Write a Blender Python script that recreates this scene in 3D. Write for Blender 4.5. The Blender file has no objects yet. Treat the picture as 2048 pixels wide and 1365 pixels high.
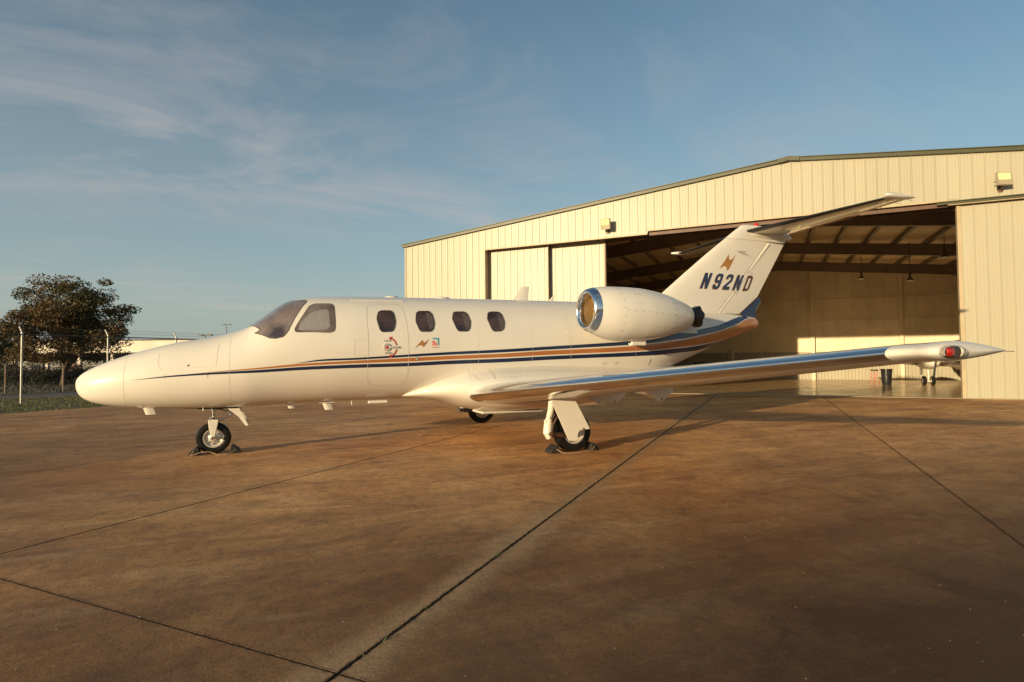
import bpy, bmesh, math, random
from math import sin, cos, tan, pi, radians, sqrt, acos, atan2, hypot
from mathutils import Vector, Matrix, noise
random.seed(7)
SC = bpy.context.scene
COL = SC.collection

# ------------------------------------------------------------------ camera
cam_d = bpy.data.cameras.new('camera')
cam = bpy.data.objects.new('camera', cam_d); COL.objects.link(cam); SC.camera = cam
CP = Vector((2.5286, -9.1745, 1.3272)); YAW, PIT, ROL, FPX = 0.3875, 0.0306, -0.0086, 1132.17
_f = Vector((sin(YAW)*cos(PIT), cos(YAW)*cos(PIT), sin(PIT)))
_r = Vector((cos(YAW), -sin(YAW), 0)); _u = _r.cross(_f)
_r2 = _r*cos(ROL) + _u*sin(ROL); _u2 = -_r*sin(ROL) + _u*cos(ROL)
cam.matrix_world = Matrix(((_r2.x, _u2.x, -_f.x, CP.x), (_r2.y, _u2.y, -_f.y, CP.y), (_r2.z, _u2.z, -_f.z, CP.z), (0, 0, 0, 1)))
cam_d.sensor_width = 36; cam_d.lens = FPX/2048*36; cam_d.clip_start = 0.05; cam_d.clip_end = 4000

# ------------------------------------------------------------------ sky, sun, exposure
SUN_EL, SUN_AZ = radians(7.7), radians(25.0)        # light travels towards +X, turned 25 deg towards +Y
sdir = Vector((-cos(SUN_AZ)*cos(SUN_EL), -sin(SUN_AZ)*cos(SUN_EL), sin(SUN_EL)))   # towards the sun
W = bpy.data.worlds.new('World'); SC.world = W; W.use_nodes = True
wt = W.node_tree; wt.nodes.clear(); WN = wt.nodes.new; WL = wt.links.new
wo = WN('ShaderNodeOutputWorld'); bg = WN('ShaderNodeBackground'); bg.inputs['Strength'].default_value = 0.125
sky = WN('ShaderNodeTexSky'); sky.sky_type = 'NISHITA'; sky.sun_disc = False
sky.sun_elevation = SUN_EL; sky.sun_rotation = atan2(sdir.x, sdir.y); sky.dust_density = 1.2; sky.air_density = 1.0; sky.ozone_density = 2.0
tc = WN('ShaderNodeTexCoord')
def wmix(fac, a, b, bt='MIX'):
    m = WN('ShaderNodeMix'); m.data_type = 'RGBA'; m.blend_type = bt
    for sock, v in ((m.inputs[0], fac), (m.inputs[6], a), (m.inputs[7], b)):
        if isinstance(v, (int, float, tuple)): sock.default_value = v
        else: WL(v, sock)
    return m.outputs[2]
# cloud plane: direction / height gives streaks that close up towards the horizon
sep = WN('ShaderNodeSeparateXYZ'); WL(tc.outputs['Generated'], sep.inputs[0])
def wmath(op, a, b=0.0, c=None):
    m = WN('ShaderNodeMath'); m.operation = op
    for i, v in enumerate((a, b) if c is None else (a, b, c)):
        if isinstance(v, (int, float)): m.inputs[i].default_value = v
        else: WL(v, m.inputs[i])
    return m.outputs[0]
zz = wmath('MAXIMUM', wmath('ADD', sep.outputs['Z'], 0.10), 0.03)
cmb = WN('ShaderNodeCombineXYZ'); WL(wmath('DIVIDE', sep.outputs['X'], zz), cmb.inputs[0]); WL(wmath('DIVIDE', sep.outputs['Y'], zz), cmb.inputs[1])
mp = WN('ShaderNodeMapping'); mp.inputs['Rotation'].default_value = (0, 0, radians(-62)); mp.inputs['Scale'].default_value = (0.62, 1.15, 1)
mp.inputs['Location'].default_value = (3.1, 2.2, 0)
WL(cmb.outputs[0], mp.inputs[0])
n1 = WN('ShaderNodeTexNoise'); n1.inputs['Scale'].default_value = 1.35; n1.inputs['Detail'].default_value = 12; n1.inputs['Roughness'].default_value = 0.62; n1.inputs['Distortion'].default_value = 1.3
WL(mp.outputs[0], n1.inputs['Vector'])
n2 = WN('ShaderNodeTexNoise'); n2.inputs['Scale'].default_value = 0.42; n2.inputs['Detail'].default_value = 4; n2.inputs['Distortion'].default_value = 0.4
WL(mp.outputs[0], n2.inputs['Vector'])
cr = WN('ShaderNodeMapRange'); cr.inputs[1].default_value = 0.43; cr.inputs[2].default_value = 0.70; WL(n1.outputs[0], cr.inputs[0])
cr2 = WN('ShaderNodeMapRange'); cr2.inputs[1].default_value = 0.38; cr2.inputs[2].default_value = 0.68; WL(n2.outputs[0], cr2.inputs[0])
fadeh = wmath('MINIMUM', wmath('MULTIPLY', wmath('MAXIMUM', sep.outputs['Z'], 0.0), 14.0), 1.0)
cl = wmath('MULTIPLY', wmath('MULTIPLY', cr.outputs[0], cr2.outputs[0]), wmath('MULTIPLY', fadeh, 0.72))
veil = wmath('ADD', cl, wmath('MULTIPLY', wmath('MULTIPLY', cr2.outputs[0], fadeh), 0.10))
SKYTINT = (0.91, 1.02, 0.96, 1)
skyc = wmix(1.0, sky.outputs[0], SKYTINT, 'MULTIPLY')
hz = wmath('MULTIPLY', wmath('POWER', wmath('SUBTRACT', 1.0, wmath('MAXIMUM', sep.outputs['Z'], 0.0)), 3.2), 0.76)
skyc = wmix(hz, skyc, (2.62, 2.98, 3.0, 1))
skyc = wmix(wmath('MINIMUM', veil, 0.75), skyc, (3.15, 2.98, 2.85, 1))
WL(skyc, bg.inputs[0]); WL(bg.outputs[0], wo.inputs[0])
sun_d = bpy.data.lights.new('sun', 'SUN'); sun_d.energy = 5.0; sun_d.angle = radians(0.5); sun_d.color = (1.0, 0.78, 0.46)
sun = bpy.data.objects.new('sun', sun_d); COL.objects.link(sun); sun.location = (-40, -20, 20)
sun.rotation_euler = (-sdir).to_track_quat('-Z', 'Y').to_euler()
SC.view_settings.view_transform = 'Standard'; SC.view_settings.look = 'None'; SC.view_settings.exposure = 0.35; SC.view_settings.gamma = 1.0
SC.view_settings.use_curve_mapping = False

# ------------------------------------------------------------------ materials
def mat(name, base, rough=0.5, metal=0.0, coat=0.0, noise_scale=None, noise_amt=0.0, bump=0.0, bump_scale=30, ior=1.5, emit=None, spec=None, alpha=None, trans=0.0, world=False, second=None, stretch=None):
    m = bpy.data.materials.new(name); m.use_nodes = True
    nt = m.node_tree; b = nt.nodes['Principled BSDF']
    b.inputs['Base Color'].default_value = (*base, 1); b.inputs['Roughness'].default_value = rough; b.inputs['Metallic'].default_value = metal
    b.inputs['Coat Weight'].default_value = coat; b.inputs['IOR'].default_value = ior; b.inputs['Transmission Weight'].default_value = trans
    if emit: b.inputs['Emission Color'].default_value = (*emit[0], 1); b.inputs['Emission Strength'].default_value = emit[1]
    if spec is not None: b.inputs['Specular IOR Level'].default_value = spec
    if noise_scale or bump:
        g = nt.nodes.new('ShaderNodeNewGeometry' if world else 'ShaderNodeTexCoord'); co = g.outputs['Position'] if world else g.outputs['Object']
        if stretch:
            mm = nt.nodes.new('ShaderNodeMapping'); mm.inputs['Scale'].default_value = stretch; nt.links.new(co, mm.inputs[0]); co = mm.outputs[0]
    if noise_scale:
        n = nt.nodes.new('ShaderNodeTexNoise'); n.inputs['Scale'].default_value = noise_scale; n.inputs['Detail'].default_value = 6; n.inputs['Roughness'].default_value = 0.6
        nt.links.new(co, n.inputs['Vector'])
        mx = nt.nodes.new('ShaderNodeMix'); mx.data_type = 'RGBA'
        s2 = second or tuple(c*(1-noise_amt) for c in base); s1 = base if second else tuple(min(1, c*(1+noise_amt*0.5)) for c in base)
        mx.inputs[6].default_value = (*s1, 1); mx.inputs[7].default_value = (*s2, 1)
        mr = nt.nodes.new('ShaderNodeMapRange'); mr.inputs[1].default_value = 0.35; mr.inputs[2].default_value = 0.65
        nt.links.new(n.outputs[0], mr.inputs[0]); nt.links.new(mr.outputs[0], mx.inputs[0]); nt.links.new(mx.outputs[2], b.inputs['Base Color'])
    if bump:
        n = nt.nodes.new('ShaderNodeTexNoise'); n.inputs['Scale'].default_value = bump_scale; n.inputs['Detail'].default_value = 5; nt.links.new(co, n.inputs['Vector'])
        bp = nt.nodes.new('ShaderNodeBump'); bp.inputs['Strength'].default_value = bump; bp.inputs['Distance'].default_value = 0.02
        nt.links.new(n.outputs[0], bp.inputs['Height']); nt.links.new(bp.outputs[0], b.inputs['Normal'])
    return m

M = {}
M['paint'] = mat('white_aircraft_paint', (0.68, 0.632, 0.56), 0.34, coat=0.6, noise_scale=1.4, noise_amt=0.035, bump=0.012, bump_scale=3.0)
M['paint_gear'] = mat('white_gear_paint', (0.68, 0.64, 0.55), 0.35, noise_scale=8, noise_amt=0.08)
M['paint'].node_tree.nodes['Principled BSDF'].inputs['Specular IOR Level'].default_value = 0.2
M['navy'] = mat('navy_stripe_paint', (0.012, 0.022, 0.062), 0.2, coat=0.5, noise_scale=3, noise_amt=0.2)
M['bronze'] = mat('bronze_stripe_paint', (0.40, 0.145, 0.042), 0.25, coat=0.4, noise_scale=3, noise_amt=0.1)
M['brownpaint'] = mat('brown_letter_paint', (0.07, 0.035, 0.035), 0.3, noise_scale=9, noise_amt=0.1)
M['gold'] = mat('gold_emblem_paint', (0.36, 0.16, 0.04), 0.3, noise_scale=9, noise_amt=0.1)
M['chrome'] = mat('polished_aluminium', (0.78, 0.78, 0.79), 0.16, 1.0, noise_scale=2.2, noise_amt=0.05, bump=0.012, bump_scale=5)
M['steel'] = mat('brushed_steel', (0.55, 0.52, 0.48), 0.3, 1.0, noise_scale=20, noise_amt=0.15)
M['hub'] = mat('painted_wheel_hub', (0.62, 0.56, 0.48), 0.35, 0.4, noise_scale=14, noise_amt=0.25)
M['rubber'] = mat('tyre_rubber', (0.012, 0.011, 0.010), 0.38, noise_scale=12, noise_amt=0.3, bump=0.1, bump_scale=60)
M['rubber'].node_tree.nodes['Principled BSDF'].inputs['Specular IOR Level'].default_value = 0.22
M['black'] = mat('black_exhaust', (0.010, 0.010, 0.010), 0.3, 0.3, noise_scale=10, noise_amt=0.4)
M['boot'] = mat('deicing_boot_rubber', (0.014, 0.013, 0.013), 0.42, noise_scale=6, noise_amt=0.3)
M['glass_cabin'] = mat('cabin_window_glass', (0.050, 0.026, 0.018), 0.05, coat=1.0, ior=1.65, noise_scale=2.6, noise_amt=0.75)
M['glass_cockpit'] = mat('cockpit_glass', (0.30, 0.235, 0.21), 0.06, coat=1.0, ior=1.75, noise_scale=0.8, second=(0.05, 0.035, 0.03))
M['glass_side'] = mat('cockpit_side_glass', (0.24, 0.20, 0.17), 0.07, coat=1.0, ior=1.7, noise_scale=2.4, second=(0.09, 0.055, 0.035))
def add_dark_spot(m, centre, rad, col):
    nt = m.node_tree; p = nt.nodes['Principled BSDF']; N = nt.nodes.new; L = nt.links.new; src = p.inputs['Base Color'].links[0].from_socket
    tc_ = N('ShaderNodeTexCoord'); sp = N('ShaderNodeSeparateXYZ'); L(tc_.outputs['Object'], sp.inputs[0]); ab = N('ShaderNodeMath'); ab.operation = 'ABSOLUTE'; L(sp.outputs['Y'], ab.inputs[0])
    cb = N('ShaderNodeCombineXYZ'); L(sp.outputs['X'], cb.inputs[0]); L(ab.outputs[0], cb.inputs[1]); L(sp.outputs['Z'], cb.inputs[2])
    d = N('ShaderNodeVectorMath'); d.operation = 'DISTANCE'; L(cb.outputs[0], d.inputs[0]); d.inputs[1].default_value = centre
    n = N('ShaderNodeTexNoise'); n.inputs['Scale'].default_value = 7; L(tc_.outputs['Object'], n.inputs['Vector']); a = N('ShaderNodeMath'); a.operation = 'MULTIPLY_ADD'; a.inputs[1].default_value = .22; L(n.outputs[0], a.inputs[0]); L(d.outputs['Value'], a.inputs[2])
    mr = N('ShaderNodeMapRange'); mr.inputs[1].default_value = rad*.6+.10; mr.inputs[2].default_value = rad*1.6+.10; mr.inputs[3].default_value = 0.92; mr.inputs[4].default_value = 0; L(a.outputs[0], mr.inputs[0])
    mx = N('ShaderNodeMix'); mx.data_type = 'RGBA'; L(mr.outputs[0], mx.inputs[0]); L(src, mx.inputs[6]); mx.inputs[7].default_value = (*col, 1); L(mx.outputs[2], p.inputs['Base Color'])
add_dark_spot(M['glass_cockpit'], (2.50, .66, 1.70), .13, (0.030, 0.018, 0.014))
M['blind'] = mat('window_blind', (0.27, 0.245, 0.235), 0.08, coat=1.0, ior=1.6, noise_scale=18, noise_amt=0.10, stretch=(1, 1, 0.05))
M['curtain'] = mat('cabin_curtain', (0.105, 0.075, 0.062), 0.07, coat=1.0, ior=1.6, noise_scale=26, noise_amt=0.45, stretch=(1, 1, 0.04))
M['seal'] = mat('window_seal', (0.10, 0.085, 0.07), 0.6, noise_scale=30, noise_amt=0.2)
M['line'] = mat('panel_joint_sealant', (0.66, 0.60, 0.51), 0.6, noise_scale=10, noise_amt=0.2)
M['line_dark'] = mat('dark_panel_gap', (0.13, 0.10, 0.08), 0.7, noise_scale=10, noise_amt=0.2)
M['red'] = mat('red_marking', (0.42, 0.03, 0.015), 0.4, noise_scale=12, noise_amt=0.1)
M['teal'] = mat('teal_marking', (0.03, 0.30, 0.38), 0.4, noise_scale=12, noise_amt=0.1)
M['pink'] = mat('pink_marking', (0.75, 0.22, 0.22), 0.4, noise_scale=60, noise_amt=0.35)
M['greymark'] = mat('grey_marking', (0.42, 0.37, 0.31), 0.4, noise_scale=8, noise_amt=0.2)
M['inner'] = mat('intake_duct_metal', (0.46, 0.33, 0.17), 0.42, 0.55, noise_scale=3, noise_amt=0.25)
M['redlens'] = mat('red_lens', (0.52, 0.02, 0.012), 0.08, coat=1.0, noise_scale=30, noise_amt=0.2)
M['lamp_housing'] = mat('lamp_housing', (0.20, 0.13, 0.09), 0.25, 0.8, noise_scale=20, noise_amt=0.3)
M['clear'] = mat('clear_lens', (0.95, 0.93, 0.9), 0.02, ior=1.35, trans=1.0)
M['redtape'] = mat('red_beacon', (0.5, 0.015, 0.02), 0.3, noise_scale=20, noise_amt=0.2)
M['wall'] = mat('cream_metal_cladding', (0.385, 0.352, 0.262), 0.42, noise_scale=1.2, noise_amt=0.06, stretch=(1, 1, 0.15), world=True)
M['trim'] = mat('tan_metal_trim', (0.42, 0.33, 0.21), 0.5, noise_scale=3, noise_amt=0.12)
M['rust'] = mat('rust_brown_steel', (0.115, 0.060, 0.036), 0.55, noise_scale=4, noise_amt=0.25)
M['roofgreen'] = mat('dark_green_roof_trim', (0.060, 0.060, 0.026), 0.45, noise_scale=2, noise_amt=0.15)
M['steelframe'] = mat('brown_primed_steel', (0.24, 0.17, 0.115), 0.55, noise_scale=1.5, noise_amt=0.2)
M['purlin'] = mat('galvanised_purlin', (0.24, 0.19, 0.13), 0.5, noise_scale=3, noise_amt=0.2)
M['insul'] = mat('roof_insulation_facing', (0.82, 0.66, 0.44), 0.55, noise_scale=0.7, noise_amt=0.15, bump=0.6, bump_scale=1.6)
M['inwall'] = mat('interior_wall_sheet', (0.80, 0.68, 0.47), 0.5, noise_scale=0.8, noise_amt=0.12, world=True)
M['lampglass'] = mat('floodlight_glass', (0.35, 0.28, 0.12), 0.12, coat=1.0, emit=((1.0, 0.74, 0.20), 1.0), noise_scale=6, noise_amt=0.1)
M['lampcase'] = mat('floodlight_case', (0.34, 0.29, 0.20), 0.4, noise_scale=6, noise_amt=0.1)
M['shade'] = mat('enamel_lamp_shade', (0.10, 0.085, 0.06), 0.4, noise_scale=6, noise_amt=0.1)
M['bulbglass'] = mat('lamp_lens', (0.85, 0.82, 0.7), 0.2, noise_scale=6, noise_amt=0.05)
M['galv'] = mat('galvanised_steel', (0.42, 0.40, 0.36), 0.45, 0.5, noise_scale=10, noise_amt=0.2)
M['wire'] = mat('dull_wire', (0.13, 0.12, 0.105), 0.55, 0.5, noise_scale=5, noise_amt=0.2)
M['rustpost'] = mat('weathered_post', (0.30, 0.19, 0.12), 0.6, noise_scale=10, noise_amt=0.3)
M['bark'] = mat('tree_bark', (0.10, 0.065, 0.04), 0.9, noise_scale=6, noise_amt=0.5, bump=0.8, bump_scale=14)
M['asphalt'] = mat('road_asphalt', (0.14, 0.115, 0.10), 0.8, noise_scale=1.2, noise_amt=0.25, bump=0.3, bump_scale=60)
M['soil'] = mat('grassy_soil', (0.06, 0.058, 0.022), 0.95, noise_scale=0.8, second=(0.10, 0.075, 0.035), bump=0.6, bump_scale=9)
M['bwall'] = mat('pale_building_wall', (0.72, 0.62, 0.50), 0.7, noise_scale=0.3, noise_amt=0.12)
M['bshade'] = mat('shaded_blue_grey_wall', (0.24, 0.24, 0.25), 0.7, noise_scale=0.4, noise_amt=0.15)  # wall under the canopy, blue-grey shade put into its colour
M['broof'] = mat('dark_roof_edge', (0.07, 0.055, 0.045), 0.7, noise_scale=0.4, noise_amt=0.15)
M['bopen'] = mat('dark_doorway', (0.03, 0.028, 0.027), 0.5, noise_scale=0.6, noise_amt=0.3)
M['darkwood'] = mat('dark_bench_top', (0.02, 0.018, 0.016), 0.4, noise_scale=6, noise_amt=0.3)
M['redsteel'] = mat('red_stool_paint', (0.45, 0.035, 0.02), 0.35, noise_scale=10, noise_amt=0.15)
M['bin'] = mat('black_bin_plastic', (0.022, 0.022, 0.024), 0.3, noise_scale=5, noise_amt=0.3)
M['chock'] = mat('black_chock_rubber', (0.018, 0.016, 0.013), 0.75, noise_scale=25, noise_amt=0.4, bump=0.4, bump_scale=30)
M['rope'] = mat('worn_rope', (0.36, 0.24, 0.16), 0.9, noise_scale=40, noise_amt=0.3, bump=0.5, bump_scale=120)
M['joint'] = mat('joint_sealant_and_dirt', (0.022, 0.019, 0.014), 0.9, noise_scale=6, noise_amt=0.4, bump=0.6, bump_scale=25)

def leafmat(name, a, b, scale=0.8):
    m = bpy.data.materials.new(name); m.use_nodes = True; nt = m.node_tree; p = nt.nodes['Principled BSDF']
    g = nt.nodes.new('ShaderNodeNewGeometry'); n = nt.nodes.new('ShaderNodeTexNoise'); n.inputs['Scale'].default_value = scale; n.inputs['Detail'].default_value = 4
    nt.links.new(g.outputs['Position'], n.inputs['Vector'])
    mr = nt.nodes.new('ShaderNodeMapRange'); mr.inputs[1].default_value = 0.38; mr.inputs[2].default_value = 0.62; nt.links.new(n.outputs[0], mr.inputs[0])
    ri = nt.nodes.new('ShaderNodeMath'); ri.operation = 'MULTIPLY_ADD'; ri.inputs[1].default_value = 0.5; nt.links.new(g.outputs['Random Per Island'], ri.inputs[0]); 
    h = nt.nodes.new('ShaderNodeMath'); h.operation = 'MULTIPLY'; h.inputs[1].default_value = 0.6; nt.links.new(mr.outputs[0], h.inputs[0]); nt.links.new(h.outputs[0], ri.inputs[2])
    mx = nt.nodes.new('ShaderNodeMix'); mx.data_type = 'RGBA'; mx.inputs[6].default_value = (*a, 1); mx.inputs[7].default_value = (*b, 1)
    nt.links.new(ri.outputs[0], mx.inputs[0]); nt.links.new(mx.outputs[2], p.inputs['Base Color']); p.inputs['Roughness'].default_value = 0.6
    tr = nt.nodes.new('ShaderNodeBsdfTranslucent'); nt.links.new(mx.outputs[2], tr.inputs[0]); ms = nt.nodes.new('ShaderNodeMixShader'); ms.inputs[0].default_value = 0.25
    nt.links.new(p.outputs[0], ms.inputs[1]); nt.links.new(tr.outputs[0], ms.inputs[2]); nt.links.new(ms.outputs[0], nt.nodes['Material Output'].inputs[0])
    return m
M['leaf'] = leafmat('oak_leaves', (0.15, 0.078, 0.026), (0.042, 0.054, 0.015), 0.45)
M['bush'] = leafmat('bush_leaves', (0.05, 0.035, 0.02), (0.022, 0.025, 0.010), 1.0)
M['grass'] = leafmat('grass_blades', (0.095, 0.115, 0.022), (0.17, 0.14, 0.04), 0.9)
M['weed'] = leafmat('joint_weeds', (0.10, 0.11, 0.03), (0.06, 0.07, 0.02), 3)
M['blossom'] = leafmat('pale_pink_blossom', (0.62, 0.36, 0.30), (0.30, 0.10, 0.07), 3)

def concrete(name, floor=False):
    m = bpy.data.materials.new(name); m.use_nodes = True; nt = m.node_tree; p = nt.nodes['Principled BSDF']; N = nt.nodes.new; L = nt.links.new
    g = N('ShaderNodeNewGeometry'); oi = N('ShaderNodeObjectInfo')
    def noi(scale, detail=6, rough=0.6, dist=0.0, vec=None):
        n = N('ShaderNodeTexNoise'); n.inputs['Scale'].default_value = scale; n.inputs['Detail'].default_value = detail; n.inputs['Roughness'].default_value = rough; n.inputs['Distortion'].default_value = dist
        L(vec or g.outputs['Position'], n.inputs['Vector']); return n.outputs[0]
    def mr(v, a, b, c=0.0, d=1.0):
        n = N('ShaderNodeMapRange'); n.inputs[1].default_value = a; n.inputs[2].default_value = b; n.inputs[3].default_value = c; n.inputs[4].default_value = d; L(v, n.inputs[0]); return n.outputs[0]
    def mix(f, a, b, bt='MIX'):
        n = N('ShaderNodeMix'); n.data_type = 'RGBA'; n.blend_type = bt
        for s, v in ((n.inputs[0], f), (n.inputs[6], a), (n.inputs[7], b)):
            if isinstance(v, (int, float)): s.default_value = v
            elif isinstance(v, tuple): s.default_value = (*v, 1)
            else: L(v, s)
        return n.outputs[2]
    if floor:
        c = mix(mr(noi(0.5), 0.35, 0.65), (0.74, 0.50, 0.25), (0.60, 0.38, 0.18))
        c = mix(mr(noi(6, 8), 0.45, 0.75, 0, 0.5), c, (0.30, 0.17, 0.08))
        L(c, p.inputs['Base Color']); p.inputs['Roughness'].default_value = 0.12; p.inputs['Coat Weight'].default_value = 0.25; p.inputs['Coat Roughness'].default_value = 0.10
        L(mr(noi(1.2), 0.3, 0.7, 0.22, 0.40), p.inputs['Roughness'])
        return m
    mp = N('ShaderNodeMapping'); mp.inputs['Rotation'].default_value = (0, 0, radians(20)); mp.inputs['Scale'].default_value = (0.45, 1.7, 1); L(g.outputs['Position'], mp.inputs[0])
    def m2(op, a, b=0.0):
        n = N('ShaderNodeMath'); n.operation = op
        for i, v in enumerate((a, b)):
            if isinstance(v, (int, float)): n.inputs[i].default_value = v
            else: L(v, n.inputs[i])
        return n.outputs[0]
    vm = N('ShaderNodeVectorMath'); vm.operation = 'DOT_PRODUCT'; L(g.outputs['Position'], vm.inputs[0]); vm.inputs[1].default_value = (0.6881, -0.7256, 0)
    dist0 = m2('ABSOLUTE', m2('SUBTRACT', vm.outputs['Value'], 6.71))
    vd = N('ShaderNodeVectorMath'); vd.operation = 'DISTANCE'; L(g.outputs['Position'], vd.inputs[0]); vd.inputs[1].default_value = (2.4, -9.0, 0)
    c = mix(mr(noi(0.42, 6, 0.6, 0.6), 0.38, 0.62), (0.82, 0.46, 0.19), (0.56, 0.28, 0.112))
    c = mix(mr(noi(1.6, 9, 0.66, 1.2, mp.outputs[0]), 0.50, 0.66, 0, 0.65), c, (0.78, 0.50, 0.27))     # pale scuffs
    c = mix(mr(noi(1.0, 8, 0.68, 0.9, mp.outputs[0]), 0.46, 0.70, 0, 0.62), c, (0.20, 0.092, 0.046))      # dark stains
    # lens vignette painted into the slab colour, plus some soiling: darker foreground and left
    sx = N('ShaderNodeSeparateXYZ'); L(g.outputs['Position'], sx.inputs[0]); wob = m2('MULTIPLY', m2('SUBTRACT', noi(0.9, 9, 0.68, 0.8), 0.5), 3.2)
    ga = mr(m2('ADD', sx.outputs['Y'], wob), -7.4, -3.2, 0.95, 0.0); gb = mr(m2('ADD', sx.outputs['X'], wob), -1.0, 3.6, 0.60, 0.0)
    vignette_grime = m2('MAXIMUM', ga, m2('MULTIPLY', gb, mr(sx.outputs['Y'], -1.0, 5.0, 1.0, 0.3)))
    c = mix(vignette_grime, c, (0.052, 0.027, 0.018))
    c = mix(mr(noi(2.6, 9, 0.7, 0.6), 0.50, 0.68, 0, 0.45), c, (0.12, 0.062, 0.040))
    c = mix(mr(noi(3.2, 10, 0.72, 2.2, mp.outputs[0]), 0.60, 0.70, 0, 0.22), c, (0.45, 0.29, 0.17))
    # pale wash along the joint that runs towards the hangar
    dd = m2('ADD', dist0, m2('MULTIPLY', m2('SUBTRACT', noi(1.1, 7), 0.5), 0.45))
    c = mix(mr(dd, 0.05, 0.21, 0.80, 0.0), c, (0.44, 0.29, 0.165))
    vn = N('ShaderNodeVectorMath'); vn.operation = 'DOT_PRODUCT'; L(g.outputs['Position'], vn.inputs[0]); vn.inputs[1].default_value = (0.7256, 0.6881, 0)
    dn = m2('ABSOLUTE', m2('SUBTRACT', vn.outputs['Value'], -2.565)); dn = m2('ADD', dn, m2('MULTIPLY', m2('SUBTRACT', noi(22, 8, 0.8), 0.5), 0.05))
    c = mix(mr(dn, 0.004, 0.018, 0.85, 0.0), c, (0.04, 0.028, 0.018))
    dj = m2('MINIMUM', m2('ABSOLUTE', m2('SUBTRACT', vm.outputs['Value'], 3.51)), m2('ABSOLUTE', m2('SUBTRACT', vm.outputs['Value'], 9.98)))
    c = mix(mr(m2('ADD', dj, m2('MULTIPLY', m2('SUBTRACT', noi(22, 8, 0.8), 0.5), 0.07)), 0.006, 0.022, 0.75, 0.0), c, (0.05, 0.032, 0.02))
    c = mix(mr(noi(11, 9, 0.75, 0.5), 0.46, 0.66, 0, 0.42), c, (0.10, 0.052, 0.032))
    c = mix(mr(noi(48, 9, 0.85), 0.48, 0.66, 0, 0.55), c, (0.07, 0.036, 0.024))            # pits and grit
    c = mix(m2('MULTIPLY', mr(noi(170, 4, 0.8), 0.58, 0.66, 0, 0.5), mr(noi(1.3, 6), 0.40, 0.62)), c, (0.52, 0.38, 0.28))
    c = mix(mr(noi(31, 2, 0.5), 0.735, 0.76, 0, 0.8), c, (0.75, 0.62, 0.48))      # a few pale chips
    c = mix(mr(m2('ADD', dist0, m2('MULTIPLY', m2('SUBTRACT', noi(22, 8, 0.8), 0.5), 0.085)), 0.006, 0.020, 0.90, 0.0), c, (0.03, 0.022, 0.014))   # crumbled edge
    tone = mr(oi.outputs['Random'], 0, 1, 0.88, 1.10)
    cmb = N('ShaderNodeCombineColor'); [L(tone, cmb.inputs[i]) for i in range(3)]
    c = mix(1.0, c, cmb.outputs[0], 'MULTIPLY')
    c = mix(1.0, c, (1.0, 0.945, 0.86), 'MULTIPLY')
    L(c, p.inputs['Base Color'])
    L(mr(noi(0.7, 6), 0.3, 0.7, 0.62, 0.85), p.inputs['Roughness']); p.inputs['Specular IOR Level'].default_value = 0.22
    h = m2('ADD', m2('MULTIPLY', noi(70, 6, 0.7), 1.0), m2('MULTIPLY', noi(9, 6), 1.5))
    bp = N('ShaderNodeBump'); bp.inputs['Strength'].default_value = 0.55; bp.inputs['Distance'].default_value = 0.006; L(h, bp.inputs['Height']); L(bp.outputs[0], p.inputs['Normal'])
    return m
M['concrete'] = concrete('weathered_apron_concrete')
M['floor'] = concrete('sealed_hangar_floor', True)

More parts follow.
